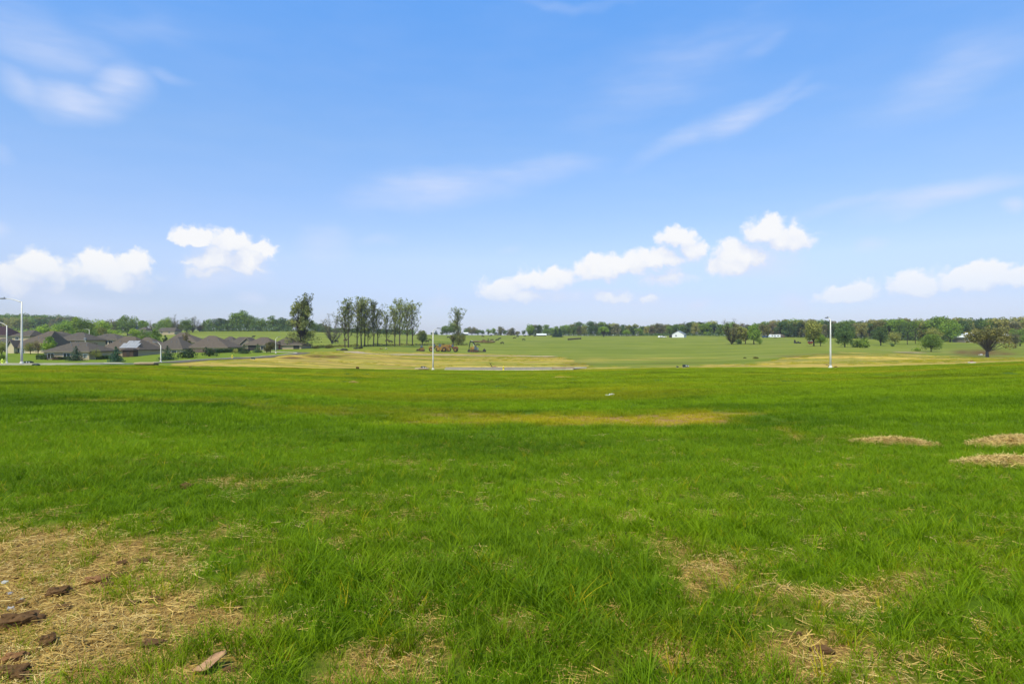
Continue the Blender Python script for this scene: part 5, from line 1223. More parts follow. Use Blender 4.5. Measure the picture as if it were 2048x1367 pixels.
# caravan
p = atY(1549, 478); t = thing('caravan', 'white caravan with dark windows parked before the wood', 'caravan', p, R(2))
b_ = MB(); b_.prism([(-4.3, .55), (4.3, .55), (4.3, 2.4), (3.9, 2.65), (-3.3, 2.65), (-4.3, 1.7)], -1.2, 1.2); b_.build('body', MT['whitepaint'], t)
for x, w in ((-2.2, 1.0), (-.2, 1.2), (2.3, 1.2)): b_ = MB(); b_.box(x-w/2, x+w/2, -1.23, -1.203, 1.45, 2.05); b_.build('window', MT['glass'], t)
b_ = MB(); b_.box(.75, 1.4, -1.24, -1.203, .6, 2.2); b_.build('door', MT['whitemetal'], t)
for x in (-.6, .6):
    b_ = MB(); b_.tube([(x, -1.22, .36), (x, -.95, .36)], .36, 12); b_.build('wheel', MT['rubber'], t)
b_ = MB(); b_.tube([(-4.3, 0, .6), (-5.4, 0, .5)], .07, 6); b_.tube([(-5.2, 0, .5), (-5.2, 0, -.05)], .05, 6); b_.build('drawbar', MT['black'], t)
def car(label, px, Y, mat, rot=0, name='parked_car'):
    p = atY(px, Y); t = thing(name, label, 'car', p, R(rot))
    b_ = MB(); b_.prism([(-2.2, .35), (2.2, .35), (2.25, .75), (1.9, .95), (.9, 1.0), (.45, 1.45), (-1.2, 1.48), (-1.75, 1.0), (-2.2, .95)], -.85, .85); b_.build('body', MT[mat], t)
    b_ = MB(); b_.prism([(.75, 1.02), (.42, 1.38), (-1.12, 1.40), (-1.5, 1.02)], -.87, -.853); b_.build('side_window', MT['glass'], t)
    for x in (-1.35, 1.35):
        for y in (-.88, .70): b_ = MB(); b_.tube([(x, y, .33), (x, y+.18, .33)], .33, 12); b_.build('wheel', MT['rubber'], t)
car('dark blue car parked left of the white caravan', 1530, 482, 'bluepaint')
car('white pickup-like car parked left of the white barn', 1327, 482, 'whitepaint', 8)
car('small white car at the near end of the row left of the barn', 1319.5, 482, 'whitepaint', 60)
car('dark car parked by the cream gabled house at the estate edge', 4, 222, 'black', 15)
# red trailer with a white cover
p = ground(1620.5, 688, 200); t = thing('trailer', 'red box trailer with a white top left of the tall olive tree', 'trailer', p)
b_ = MB(); b_.bbox(-1.0, 1.0, -.8, .8, .45, 1.55, .05); b_.build('box', MT['redpaint'], t)
b_ = MB(); b_.bbox(-1.05, 1.05, -.85, .85, 1.553, 1.95, .08); b_.build('cover', MT['whitepaint'], t)
for y in (-.95, .78): b_ = MB(); b_.tube([(0, y, .3), (0, y+.17, .3)], .32, 12); b_.build('wheel', MT['rubber'], t)
# farm implements on the grass
for px, lb, h in ((1591.5, 'dark upright farm implement on the pasture', 2.0), (1598.5, 'smaller dark farm implement beside the upright one', 1.2)):
    p = ground(px, 686.5, 200); t = thing('farm_implement', lb, 'implement', p)
    b_ = MB(); b_.prism([(-.9, .1), (.9, .1), (.5, .5), (-.2, h*.55), (-.5, h), (-.75, h)], -.5, .5); b_.build('frame', MT['black'], t)
    for y in (-.7, .5): b_ = MB(); b_.tube([(.4, y, .38), (.4, y+.2, .38)], .4, 12); b_.build('wheel', MT['rubber'], t)
# rail fence along the wood
fence_run('rail_fence', 'dark rail fence along the foot of the long wood', [(1066, 606), (1140, 592), (1220, 580), (1290, 566)], 1.35, 'railbrown', step=5.0, solid=False, rails=(.35, .65, .97))
# hay bales in a row
for i in range(9):
    px = 1137 + i*3.0; p = ground(px, 679.8 - i*.22, 200)
    mb = MB(); mb.tube([(-.62, 0, .62), (-.58, 0, .62), (.58, 0, .62), (.62, 0, .62)], [.52, .66, .66, .52], 14)
    o = mb.build('hay_bale', MT['hay'], smooth=True); o.location = p; o.rotation_euler = (0, 0, R(75 + 11*(i % 3)))
    tag(o, 'dark round hay bale in the short row on the pasture', 'hay bale', 'hay bales in a row on the pasture')

# ------------------------------------------------------------------ street lamps
def street_lamp(label, px, base, top, arm_px, arm_rise, Y=None, thick=.13, rot_out=0.0, head=True, group='street lamps along the new road'):
    """round tapered steel pole with a curved arm and a flat lamp head; the arm leans out by arm_px photo pixels"""
    p = ground(px, base, 60) if Y is None else atY(px, Y); s = p.y/F
    zt = CZ - (top-CY)*s - p.z                # height of the arm's root
    t = thing('street_lamp', label, 'street lamp', p, 0, group)
    b_ = MB(); b_.tube([(0, 0, -.4), (0, 0, zt*.33), (0, 0, zt*.66), (0, 0, zt)], [thick, thick*.85, thick*.68, thick*.5], 12); b_.build('pole', MT['galv'], t, True)
    b_ = MB(); b_.lathe([(thick*2.1, -.3), (thick*2.1, .06), (thick*1.5, .10), (thick*1.35, .32), (thick*1.02, .36)], 12); b_.build('base_plate', MT['galv'], t)
    A = arm_px*s; B = arm_rise*s; dx = math.cos(R(rot_out)); dy = -math.sin(R(rot_out))
    L = A/max(abs(dx), .12) if abs(dx) > .12 else math.copysign(.6, A)
    path = [(L*f*dx, abs(L)*f*dy, zt - .12 + B*(1-(1-f)**2.0)) for f in (0, .2, .4, .6, .8, 1)]
    b_ = MB(); b_.tube(path, [thick*.42, thick*.40, thick*.37, thick*.34, thick*.31, thick*.28], 8); b_.build('arm', MT['galv'], t, True)
    if head:
        e = Vector(path[-1]); u = Vector((math.copysign(dx, L), dy, .02)).normalized(); M = Matrix.Translation(e) @ Matrix.Rotation(math.atan2(u.y, u.x), 4, 'Z')
        b_ = MB(); b_.prism([(-.12, -.05), (.62, -.06), (.70, -.02), (.66, .05), (.15, .09), (-.10, .07)], -.15, .15, M); h_ = b_.build('lamp_head', MT['lampgrey'], t)
        b_ = MB(); b_.box(.12, .60, -.11, .11, -.085, -.062, M); b_.build('lens', MT['lens'], h_)
        b_ = MB(); b_.tube([M @ Vector((.12, 0, .08)), M @ Vector((.12, 0, .20))], .045, 8); b_.build('photocell', MT['black'], h_)
    return t
street_lamp('tallest street lamp, its long curved arm reaching left over the street', 43.5, 728.5, 603, -33, 8, thick=.155)
street_lamp('shorter street lamp beside the lime hydrant, arm running out of the picture', 13.5, 726.5, 650, -19, 8, Y=84, thick=.10)
street_lamp('small curved-top street lamp in front of the broad dark spruce', 321.5, 725, 690, -8, 7.5, thick=.11)
street_lamp('street lamp by the end house with its arm to the right', 551.5, 706, 677, 5, 4, thick=.12)
street_lamp('slim street lamp in front of the yellow machines at the kerb', 866, 738.5, 662, 8.5, 7, Y=118, thick=.15)
street_lamp('solitary tall white street lamp against the wood, arm end-on', 1661, 736, 640, -5.5, 7, Y=94.5, thick=.15, rot_out=-86)
street_lamp('far street lamp behind the estate roofs, arm pointing left', 178.5, 690, 659, -8, 2, Y=270, thick=.14)
p = atY(170.5, 190); t = thing('utility_pole', 'utility pole with a boxy top rising behind the nearest tan house', 'pole', p)
h_ = CZ - (675-CY)*190/F - p.z
b_ = MB(); b_.tube([(0, 0, -.4), (0, 0, h_)], [.13, .10], 8); b_.build('pole', MT['galv'], t)
b_ = MB(); b_.bbox(-.36, .30, -.22, .22, h_-.75, h_, .05); b_.build('transformer', MT['lampgrey'], t)
p = atY(385, 560); t = thing('utility_pole', 'thin dark pole among the leafless ridge trees', 'pole', p); h_ = CZ - (634-CY)*560/F - p.z
b_ = MB(); b_.tube([(0, 0, -.4), (0, 0, h_)], [.22, .14], 8); b_.build('pole', MT['railbrown'], t)
b_ = MB(); b_.box(-1.2, 1.2, -.1, .1, h_-1.2, h_-1.0); b_.build('crossarm', MT['railbrown'], t)

# ------------------------------------------------------------------ site furniture
def hydrant(label, px, base, h, mat, Y=None):
    p = ground(px, base, 60) if Y is None else atY(px, Y); t = thing('hydrant', label, 'hydrant', p); k = h/.8
    b_ = MB(); b_.lathe([(.17*k, -.2), (.17*k, .05*k), (.12*k, .07*k), (.115*k, .52*k), (.15*k, .54*k), (.15*k, .58*k), (.13*k, .60*k), (.11*k, .70*k), (.05*k, .77*k), (.03*k, .80*k)], 12); b_.build('barrel', MT[mat], t, True)
    for sx in (-1, 1): b_ = MB(); b_.tube([(sx*.08*k, 0, .42*k), (sx*.22*k, 0, .42*k)], [.065*k, .07*k], 8); b_.build('outlet', MT[mat], t)
hydrant('yellow hydrant standing at the kerb of the middle street stub', 1007, 741, .85, 'hydrant', Y=119.0)
hydrant('lime hydrant under the dark shrub beside the shorter street lamp', 4.5, 726.5, .75, 'limecone', Y=82)
p = atY(7.3, 81.5); b_ = MB(); b_.lathe([(.26, 0), (.24, .05), (.10, .08), (.02, .34)], 10); o = b_.build('traffic_cone', MT['limecone']); o.location = p; o.rotation_euler = (0, R(50), .4); tag(o, 'lime marker cone lying beside the lime hydrant', 'cone')
hydrant('small yellow hydrant on the lawn below the dark garden hedge', 464.5, 716.5, .8, 'hydrant')
def cabinet(label, px, base, w_px, h_px, Y=None, extra=True):
    p = ground(px, base, 60) if Y is None else atY(px, Y); s = p.y/F; t = thing('utility_cabinet', label, 'utility box', p); w, h = w_px*s, h_px*s
    b_ = MB(); b_.box(-w*.56, w*.56, -.5, .55, -.3, .07); b_.build('plinth', MT['concrete'], t)
    b_ = MB(); b_.bbox(-w/2, w*.16, -.4, .4, .073, h, .04); b_.build('cabinet', MT['greenbox'], t)
    b_ = MB(); b_.bbox(w*.19, w/2, -.35, .35, .073, h*.82, .03); b_.build('pedestal', MT['greenbox'], t)
    if extra:
        b_ = MB(); b_.box(-w*.10, w*.02, -.42, -.403, h*.45, h*.85); b_.build('warning_plate', MT['whitepaint'], t)
        b_ = MB(); b_.box(w*.26, w*.42, -.37, -.353, h*.35, h*.7); b_.build('warning_plate', MT['whitepaint'], t)
cabinet('dark green utility boxes on the straw left of the slim street lamp', 847.5, 736.5, 11.5, 6.5, Y=119)
cabinet('dark utility boxes with white plates at the field edge below the white barn', 1371.5, 736.0, 11, 6, Y=111)
cabinet('dark low utility boxes right of the tallest street lamp', 58, 724, 12, 5.5, Y=88)
cabinet('small dark box on the straw beside the bending street', 506, 718, 6, 3.6, extra=False)
cabinet('short dark stub box right of the utility boxes on the field edge', 1355, 735.5, 3, 3.2, Y=112, extra=False)
def inlet(label, px0, px1, Y, h=.34, dark=(0, 1)):
    a = atY(px0, Y); c = atY(px1, Y); p = (a+c)/2; w = (c-a).length; t = thing('storm_inlet', label, 'storm drain', p)
    b_ = MB(); b_.bbox(-w/2, w/2, -.5, .9, h-.13, h+.06, .03); b_.build('slab', MT['gravel'], t)
    b_ = MB(); b_.box(-w/2 + w*dark[0], -w/2 + w*dark[1], -.35, .8, -.3, h-.132); b_.build('opening', MT['black'], t)
inlet('pale storm drain slab at the kerb below the dark green utility boxes', 830, 857, 116.2, .30, (.3, .9))
inlet('long pale storm drain slab at the end of the middle street stub', 1104, 1149, 118.3, .42, (.02, .62))
inlet('dark storm drain with a pale lid left of the small curved lamp', 272, 312, 79.5, .36, (0, .95))
def lump(name, label, cat, px, base, rx, ry, rz, mat, seed, ymin=60, Y=None, sink=.15, group=None, rot=0):
    p = ground(px, base, ymin) if Y is None else atY(px, Y)
    mb = MB(); mb.blob((0, 0, rz*(1-sink*2)), (rx, ry, rz), seed, 12, 8, .28); o = mb.build(name, MT[mat], None, True); o.location = p; o.rotation_euler = (0, 0, rot)
    return tag(o, label, cat, group)
lump('soil_heap', 'small dark brown heap at the field edge before the straw slope', 'soil heap', 715, 739.5, .28, .25, .26, 'soil', 5, Y=107)
lump('soil_heap', 'dark hump in the grass right of the tallest street lamp', 'soil heap', 72, 730, .32, .3, .16, 'greenbox', 6, Y=70.5)
lump('soil_heap', 'small brown heap on a white slab near the lone oak', 'soil heap', 1945, 720, .22, .2, .22, 'soilred', 7, Y=91)
lump('soil_heap', 'tiny dark clod on the field before the bending street', 'soil heap', 380, 736, .16, .14, .09, 'soil', 8, Y=74)
lump('soil_heap', 'flat dark clod right of the solitary white lamp', 'soil heap', 1672, 735, .28, .2, .10, 'soil', 9, Y=96)
p = atY(1944, 90.6); b_ = MB(); b_.bbox(-.45, .4, -.3, .3, .0, .2, .03); o = b_.build('concrete_slab', MT['concrete']); o.location = p; tag(o, 'white slab under the small brown heap near the oak', 'slab')
# fallen branches
def branch(label, pts, r0, px, Y):
    p = atY(px, Y); b_ = MB(); b_.tube(pts, [r0*(1-.8*i/(len(pts)-1)) for i in range(len(pts))], 7); t = thing('fallen_branch', label, 'branch', p); b_.build('limb', MT['barkdark'], t, True)
    b_ = MB(); m = pts[len(pts)//2]; b_.tube([m, (m[0]+.25, m[1], m[2]+.12), (m[0]+.5, m[1]+.1, m[2]+.3)], [r0*.4, r0*.3, r0*.1], 5); b_.build('twig', MT['barkdark'], t)
branch('dark dead branch sticking up beyond the middle street stub', [(0, 0, -.1), (-.2, 0, .3), (-.5, .1, .8), (-.75, .1, 1.15)], .10, 985, 132)
lump('soil_heap', 'brown root clod at the foot of the dead branch', 'soil heap', 989.5, 735, .38, .3, .16, 'soilred', 12, Y=131)
branch('bent dark branch lying against the solitary white lamp', [(0, 0, .0), (-.25, 0, .25), (-.6, 0, .42), (-1.0, .1, .52)], .06, 1660, 97)
# litter
def debris(label, px, base, Y, n, w, mats, seed, h=.12, name='rubble_pile', cat='rubble', piece='slab'):
    p = atY(px, Y) if Y else ground(px, base, 60); t = thing(name, label, cat, p); rg = random.Random(seed)
    for k in range(n):
        b_ = MB(); sx, sy, sz = rg.uniform(.12, .34)*w, rg.uniform(.1, .25)*w, h*rg.uniform(.4, 1)
        M = Matrix.Translation((rg.uniform(-.5, .5)*w, rg.uniform(-.25, .25)*w, h*.35*k/n)) @ Matrix.Rotation(rg.uniform(0, 6.28), 4, 'Z') @ Matrix.Rotation(rg.uniform(-.3, .3), 4, 'X')
        b_.bbox(-sx, sx, -sy, sy, 0, sz, min(.02, sx*.15), M); b_.build(piece, MT[mats[k % len(mats)]], t)
debris('white broken debris lying in the middle of the green field', 1218, 760, 33.5, 4, .42, ('whitepaint', 'stone', 'whitepaint', 'concrete'), 4, .09)
debris('long dark and pale rubble heap left of the gravel track', 683, 699.5, 222, 7, 3.0, ('black', 'railbrown', 'trim', 'black'), 5, .5)
debris('dark timber heap right of the long rubble heap under the tall row', 716, 697.5, 231, 7, 2.6, ('railbrown', 'black', 'railbrown'), 6, .5, 'timber_pile', 'timber', 'plank')
debris('low pale rubble on the grass under the forked tree', 767, 697.5, 232, 4, 2.2, ('concrete', 'soilred'), 7, .35)
debris('white boulders under the lone oak', 1966, 712, 236, 4, 2.4, ('stone', 'concrete', 'stone'), 9, .4, 'boulder_pile', 'boulders', 'boulder')
lump('soil_heap', 'low mound of dead brown brush on the pasture behind the excavator', 'mound', 962, 684, 8.5, 3, .75, 'brush', 21, Y=400)

# straw heaps: a low mound and its loose stalks
def straw_heap(label, px, py, rx, ry, h, seed, rot=0.0):
    p = ground(px, py, 2); rng = np.random.RandomState(seed); t = thing('straw_heap', label, 'straw heap', p, rot)
    mb = MB(); n = 24
    vs = [(0, 0, h)]; fs = []
    for i in range(1, 8):
        f = i/7
        for k in range(n):
            a = 2*math.pi*k/n; q = f*(1 + .18*math.sin(3*a+seed) + .1*math.sin(7*a)); x_, y_ = rx*q*math.cos(a), ry*q*math.sin(a)
            c, s_ = math.cos(rot), math.sin(rot); wx, wy = p.x + x_*c - y_*s_, p.y + x_*s_ + y_*c
            z = float(H(np.array([wx]), np.array([wy]))[0]) - p.z + h*max(0, 1-f*f)**1.2*(1 + .25*math.sin(5*a + 4*f)) - (.03 if i == 7 else 0)
            vs.append((x_, y_, z))
    fs += [(0, 1+k, 1+(k+1) % n) for k in range(n)]
    for i in range(6): fs += [(1+i*n+k, 1+(i+1)*n+k, 1+(i+1)*n+(k+1) % n, 1+i*n+(k+1) % n) for k in range(n)]
    mb.add(vs, fs); mb.build('mound', MT['strawbed'], t, True)
    m = 3600; f = np.sqrt(rng.uniform(0, 1.1, m)); a = rng.uniform(0, 6.28, m); X = rx*f*np.cos(a); Yq = ry*f*np.sin(a)
    cs, sn = math.cos(rot), math.sin(rot); WX = p.x + X*cs - Yq*sn; WY = p.y + X*sn + Yq*cs
    Z = H(WX, WY) - p.z + h*np.clip(1-f*f, 0, 1)**1.2 + rng.uniform(0, .05, m)
    b_ = rng.uniform(0, np.pi, m); L = rng.uniform(.04, .15, m); d = np.stack([np.cos(b_), np.sin(b_), rng.normal(0, .35, m)], 1)*L[:, None]*.5; s_ = np.stack([-np.sin(b_), np.cos(b_), rng.normal(0, .5, m)], 1)*.0024
    c = np.stack([X, Yq, Z], 1); V = np.stack([c-d-s_, c-d+s_, c+d+s_, c+d-s_], 1).reshape(-1, 3)
    o = link('stalks', mesh_np('stalks', V, np.arange(m*4).reshape(m, 4), mat=STRAWLOOSE), t); o['kind'] = 'stuff'
MT['strawbed'] = mat_plain('straw_bed', (.56, .40, .13), (.30, .20, .065), 16, .95, .05, bump=.8)
STRAWLOOSE = mat_plain('straw_loose', (.68, .50, .19), (.50, .35, .11), 9, .8, .1)
straw_heap('long low straw heap between the yellow patch and the right-hand heaps', 1788, 888, .72, .22, .085, 3, R(-24))
straw_heap('farther of the two straw heaps at the right edge of the field', 2026, 889, .80, .36, .14, 4)
straw_heap('nearer of the two straw heaps at the right edge of the field', 2022, 931, .74, .30, .11, 5, R(-8))
straw_heap('tiny straw tuft alone on the far part of the green field', 707, 766, .35, .2, .10, 6)
straw_heap('flat straw scatter on the green field below the long storm drain slab', 1122, 755, 1.0, .5, .06, 7)

# ------------------------------------------------------------------ clods, stones and bark in the mulch
def clod(label, px, py, w_px, h_px, seed, mat='soil', rot=0.0, flat=1.0, name='soil_clod', cat='soil clod', group='soil clods in the straw mulch'):
    p = ground(px, py + h_px*.45, 1.6); s = math.hypot(p.y, CZ)/F; rx = w_px*s*.43; rz = h_px*s*.42*flat; rg = random.Random(seed)
    mb = MB(); n, m = 18, 11; V = []; ph = [rg.uniform(0, 6.28) for _ in range(8)]
    ry = max(rz*1.1, rx*.5)
    def k(a, b): return 1 + .14*math.sin(3*a+ph[0]+2*b) + .12*math.sin(5*b+ph[1]-2*a) + .08*math.sin(7*a+ph[2]) + .07*math.sin(9*b+4*a+ph[3]) + rg.uniform(-.085, .085)
    V.append((0, 0, -rz*.5))
    for i in range(1, m):
        b = math.pi*i/m
        for j in range(n):
            a = 2*math.pi*j/n; q = k(a, b); e = .72
            cx_, sx_ = math.cos(a), math.sin(a)
            V.append((rx*q*math.sin(b)**e*math.copysign(abs(cx_)**e, cx_), ry*q*math.sin(b)**e*math.copysign(abs(sx_)**e, sx_), rz*(.52 - q*.95*math.copysign(abs(math.cos(b))**e, math.cos(b)))))
    V.append((0, 0, rz*1.5)); e_ = len(V)-1
    Fs = [(0, 1+(j+1) % n, 1+j) for j in range(n)]
    for i in range(m-2): Fs += [(1+i*n+j, 1+i*n+(j+1) % n, 1+(i+1)*n+(j+1) % n, 1+(i+1)*n+j) for j in range(n)]
    Fs += [(e_, 1+(m-2)*n+j, 1+(m-2)*n+(j+1) % n) for j in range(n)]
    mb.add(V, Fs); o = mb.build(name, MT[mat], None, False); o.location = p; o.rotation_euler = (0, 0, rot)
    return tag(o, label, cat, group)
for px, py, w, h, mt, rot, lb in [
    (372, 970, 26, 16, 'soil', .2, 'dark clod alone in the grass, farthest of all'), (547, 1058, 15, 13, 'soil', 0, 'dark round clod right of the others on the middle of the grass'), (540, 1072, 14, 8, 'soil', .4, 'flat little clod just below the dark round one'),
    (184, 1112, 24, 13, 'soilred', .1, 'reddish clod with a pale chip behind the wedge-shaped one'), (244, 1124, 22, 13, 'soil', .3, 'dark clod right of the reddish one with a pale chip'), (288, 1120, 26, 14, 'soil', .5, 'mossy dark clod farthest right in the upper clod line'),
    (196, 1158, 46, 17, 'soilred', .38, 'long reddish roll-shaped clod slanting upwards'), (118, 1180, 44, 24, 'soil', .48, 'wedge-shaped brown clod left of the long reddish roll'), (214, 1166, 22, 10, 'soil', .2, 'thin dark clod at the end of the long reddish roll'),
    (242, 1146, 26, 9, 'soil', .15, 'crumbly dark strip of soil above the reddish roll'), (42, 1207, 20, 13, 'soil', 0, 'small clod between the white stones'), (309, 1197, 30, 14, 'soil', .1, 'dark crumbly clod in the middle of the straw'),
    (262, 1207, 34, 10, 'soil', .1, 'low dark crust left of the crumbly middle clod'), (380, 1218, 22, 12, 'soil', .2, 'dark clod by a grass tuft right of the crumbly middle one'), (476, 1217, 14, 10, 'soil', 0, 'single small clod farthest right in the mulch'),
    (40, 1238, 82, 34, 'soil', .30, 'largest long clod lying like a log at the edge'), (97, 1277, 30, 28, 'soil', .3, 'upright dark clod below the log-like one'), (390, 1250, 24, 10, 'soilred', .2, 'flat reddish crust under crossing straws'),
    (305, 1290, 52, 20, 'soil', .1, 'broad dark crumbled soil patch beside a grass tuft'), (30, 1313, 42, 22, 'soilred', .3, 'brown clod above the two corner clods'), (24, 1338, 62, 28, 'soil', .15, 'long dark clod in the lower corner'),
    (42, 1354, 36, 20, 'soil', -.2, 'crumbly clod lowest in the corner'), (128, 1212, 30, 10, 'soil', .2, 'shadowed low crust behind a tuft near the white stones'), (460, 1336, 26, 12, 'soil', .3, 'dark clod right of the curled bark piece'),
    (1642, 1297, 46, 14, 'soil', -.2, 'bare dark clod in the straw hollow on the right-hand side'), (1592, 1271, 26, 9, 'soil', .2, 'smaller clod above the bare dark one on the right-hand side')]:
    clod(lb, px, py, w, h, int(px*3+py), mt, rot)
for px, py, w, h, lb in [(9, 1163, 12, 7, 'white stone farthest up the straw'), (20, 1186, 11, 7, 'white stone second from the farthest'), (44, 1199, 9, 6, 'white stone resting on the small clod'), (22, 1216, 13, 8, 'white stone just above the log-like clod')]:
    clod(lb, px, py, w, h, int(px+py), 'stone', .4, 1.0, 'white_stone', 'stone', 'white stones in the straw')
p = ground(420, 1342, 1.6); mb = MB(); g = []
for i in range(9):
    for j in range(5):
        u, v = i/8 - .5, j/4 - .5; w_ = .055*(1 - abs(u*2)**2.2*.8)
        g.append((u*.16, v*w_*1.6 + .01*math.sin(u*9), .018 + .10*(u+.5)**1.6*.55 + abs(v)**2*.06))
b0 = len(g); g += [(x_, y_, z_-.006) for x_, y_, z_ in g]; fs = []
for i in range(8):
    for j in range(4): a = i*5+j; fs += [(a, a+5, a+6, a+1), (b0+a, b0+a+1, b0+a+6, b0+a+5)]
for i in range(8): fs += [(i*5, b0+i*5, b0+i*5+5, i*5+5), (i*5+4, i*5+9, b0+i*5+9, b0+i*5+4)]
for j in range(4): fs += [(j, j+1, b0+j+1, b0+j), (40+j, b0+40+j, b0+41+j, 41+j)]
mb.add(g, fs); o = mb.build('bark_piece', MT['barkchip'], None, True); o.location = p; o.rotation_euler = (0, 0, R(40)); tag(o, 'pinkish curled bark piece beside the tuft in the lower mulch', 'bark')

# ------------------------------------------------------------------ cattle on the pasture
def cow_mesh(name, mat, grazing=False):
    me = bpy.data.meshes.new(name); v = []; e = []; r = []
    def add(p, rad, par=None):
        v.append(p); r.append(rad)
        if par is not None: e.append((par, len(v)-1))
        return len(v)-1
    hip_ = add((-.62, 0, 1.05), (.30, .33)); mid = add((-.05, 0, 1.0), (.37, .40), hip_); sh = add((.55, 0, 1.05), (.29, .36), mid)
    if grazing: nk = add((.92, 0, .86), (.16, .20), sh); hd = add((1.16, 0, .42), (.12, .14), nk); mz = add((1.24, 0, .16), (.085, .085), hd)
    else: nk = add((.95, 0, 1.24), (.16, .20), sh); hd = add((1.22, 0, 1.36), (.13, .15), nk); mz = add((1.50, 0, 1.22), (.085, .085), hd)
    for s in (-1, 1):
        a = add((hd and v[hd][0]-.05, s*.20, v[hd][2]+.10), (.035, .035), hd)
        k = add((.52, s*.19, .62), (.11, .11), sh); k2 = add((.54, s*.19, .34), (.065, .065), k); add((.52, s*.19, .02), (.06, .06), k2)
        k = add((-.60, s*.19, .68), (.15, .14), hip_); k2 = add((-.70, s*.19, .40), (.07, .07), k); add((-.64, s*.19, .02), (.06, .06), k2)
    t1 = add((-.92, 0, 1.05), (.045, .045), hip_); add((-.98, 0, .55), (.03, .03), t1)
    me.from_pydata(v, e, []); o = link(name, me)
    m = o.modifiers.new('skin', 'SKIN'); m.use_smooth_shade = True
    for i, q in enumerate(r): me.skin_vertices[0].data[i].radius = q
    me.skin_vertices[0].data[0].use_root = True
    sb = o.modifiers.new('sub', 'SUBSURF'); sb.levels = 1; sb.render_levels = 1
    dg = bpy.context.evaluated_depsgraph_get(); ev = bpy.data.meshes.new_from_object(o.evaluated_get(dg)); ev.name = name
    bpy.data.objects.remove(o); ev.materials.clear(); ev.materials.append(MT[mat])
    ev.polygons.foreach_set('use_smooth', np.ones(len(ev.polygons), bool))
    return ev
COWS = {('hide', 0): cow_mesh('cow', 'hide'), ('hide', 1): cow_mesh('cow', 'hide', True), ('hidebrown', 1): cow_mesh('cow', 'hidebrown', True), ('hidebrown', 0): cow_mesh('cow', 'hidebrown')}
for px, base, hd, g, rot, lb in [
    (859.5, 681.8, 'hide', 1, 10, 'dark cow on the slope directly above the small loader'), (854.5, 685.2, 'hide', 1, 200, 'dark cow nearest the slim street lamp, low on the slope'), (897, 676.2, 'hide', 1, 170, 'dark cow left of the single tall tree'),
    (965.5, 674.0, 'hide', 1, 20, 'dark cow at the skyline above the rusty bush'), (981.5, 672.6, 'hide', 0, 0, 'dark cow at the skyline right of the rusty bush'), (984, 682.0, 'hidebrown', 1, 190, 'brown cow at the end of the brush mound'),
    (976.5, 681.2, 'hidebrown', 0, 90, 'reddish cow facing away beside the brush mound'), (994.5, 681.6, 'hide', 1, 185, 'left cow of the close pair beyond the brush mound'), (998.4, 679.4, 'hide', 0, 10, 'right cow of the close pair beyond the brush mound'),
    (1004.5, 688.0, 'hide', 1, 195, 'lowest dark cow out in the open pasture'), (1029.3, 677.5, 'hide', 1, 180, 'lower cow of the pair in the middle of the pasture'), (1035, 674.8, 'hide', 0, 15, 'upper cow of the pair in the middle of the pasture'),
    (1047, 681.0, 'hide', 1, 5, 'dark cow by itself below the cows along the skyline'), (1050, 673.0, 'hide', 1, 160, 'dark cow at the skyline beside the small tree standing apart'), (1058.8, 672.6, 'hide', 0, 0, 'dark cow at the skyline under the domed tree'),
    (1070, 673.8, 'hide', 1, 180, 'dark cow at the skyline left of the white shed'), (955.5, 692.2, 'hide', 1, 0, 'dark cow just above the excavator'), (673, 686.0, 'hide', 1, 185, 'dark cow behind the leafless tree'),
    (690.5, 683.5, 'hidebrown', 0, 20, 'brown cow between the first trunks of the tall row'), (781, 686.0, 'hide', 1, 0, 'dark cow between the trunks right of the forked tree'), (775, 683.8, 'hidebrown', 1, 170, 'brown cow behind the forked tree'),
    (506.5, 675.5, 'hide', 0, 15, 'dark cow on the bright strip of field above the columned house')]:
    p = ground(px, base, 240); o = link('cow', COWS[(hd, g)], None, p); o.rotation_euler = (0, 0, R(rot)); o.scale = (1.15, 1.15, 1.15)
    tag(o, lb, 'cow', 'cattle spread over the pasture')

# ------------------------------------------------------------------ earth-moving machines
def wheel(parent, x, y0, y1, r_, mat='rubber', rim='yellow'):
    b_ = MB(); b_.tube([(x, y0, r_), (x, y0+.04*(1 if y1 > y0 else -1), r_), (x, y1-.04*(1 if y1 > y0 else -1), r_), (x, y1, r_)], [r_*.9, r_, r_, r_*.9], 16); o = b_.build('wheel', MT[mat], parent)
    yo = min(y0, y1); b_ = MB(); b_.tube([(x, yo-.02, r_), (x, yo+.05, r_)], r_*.48, 12); b_.build('rim', MT[rim], o)
def track(parent, x0, x1, y0, y1, h):
    r_ = h/2; pr = [(x0+r_+r_*math.cos(a), r_+r_*math.sin(a)) for a in [math.pi/2 + math.pi*k/8 for k in range(9)]] + [(x1-r_+r_*math.cos(a), r_+r_*math.sin(a)) for a in [-math.pi/2 + math.pi*k/8 for k in range(9)]]
    b_ = MB(); b_.prism(pr, y0, y1); o = b_.build('track', MT['black'], parent)
    b_ = MB()
    for k in range(4): x = x0+r_ + (x1-x0-2*r_)*k/3; b_.tube([(x, y0-.03, r_), (x, y0-.004, r_)], r_*.62, 10)
    b_.build('rollers', MT['rustred'], o)
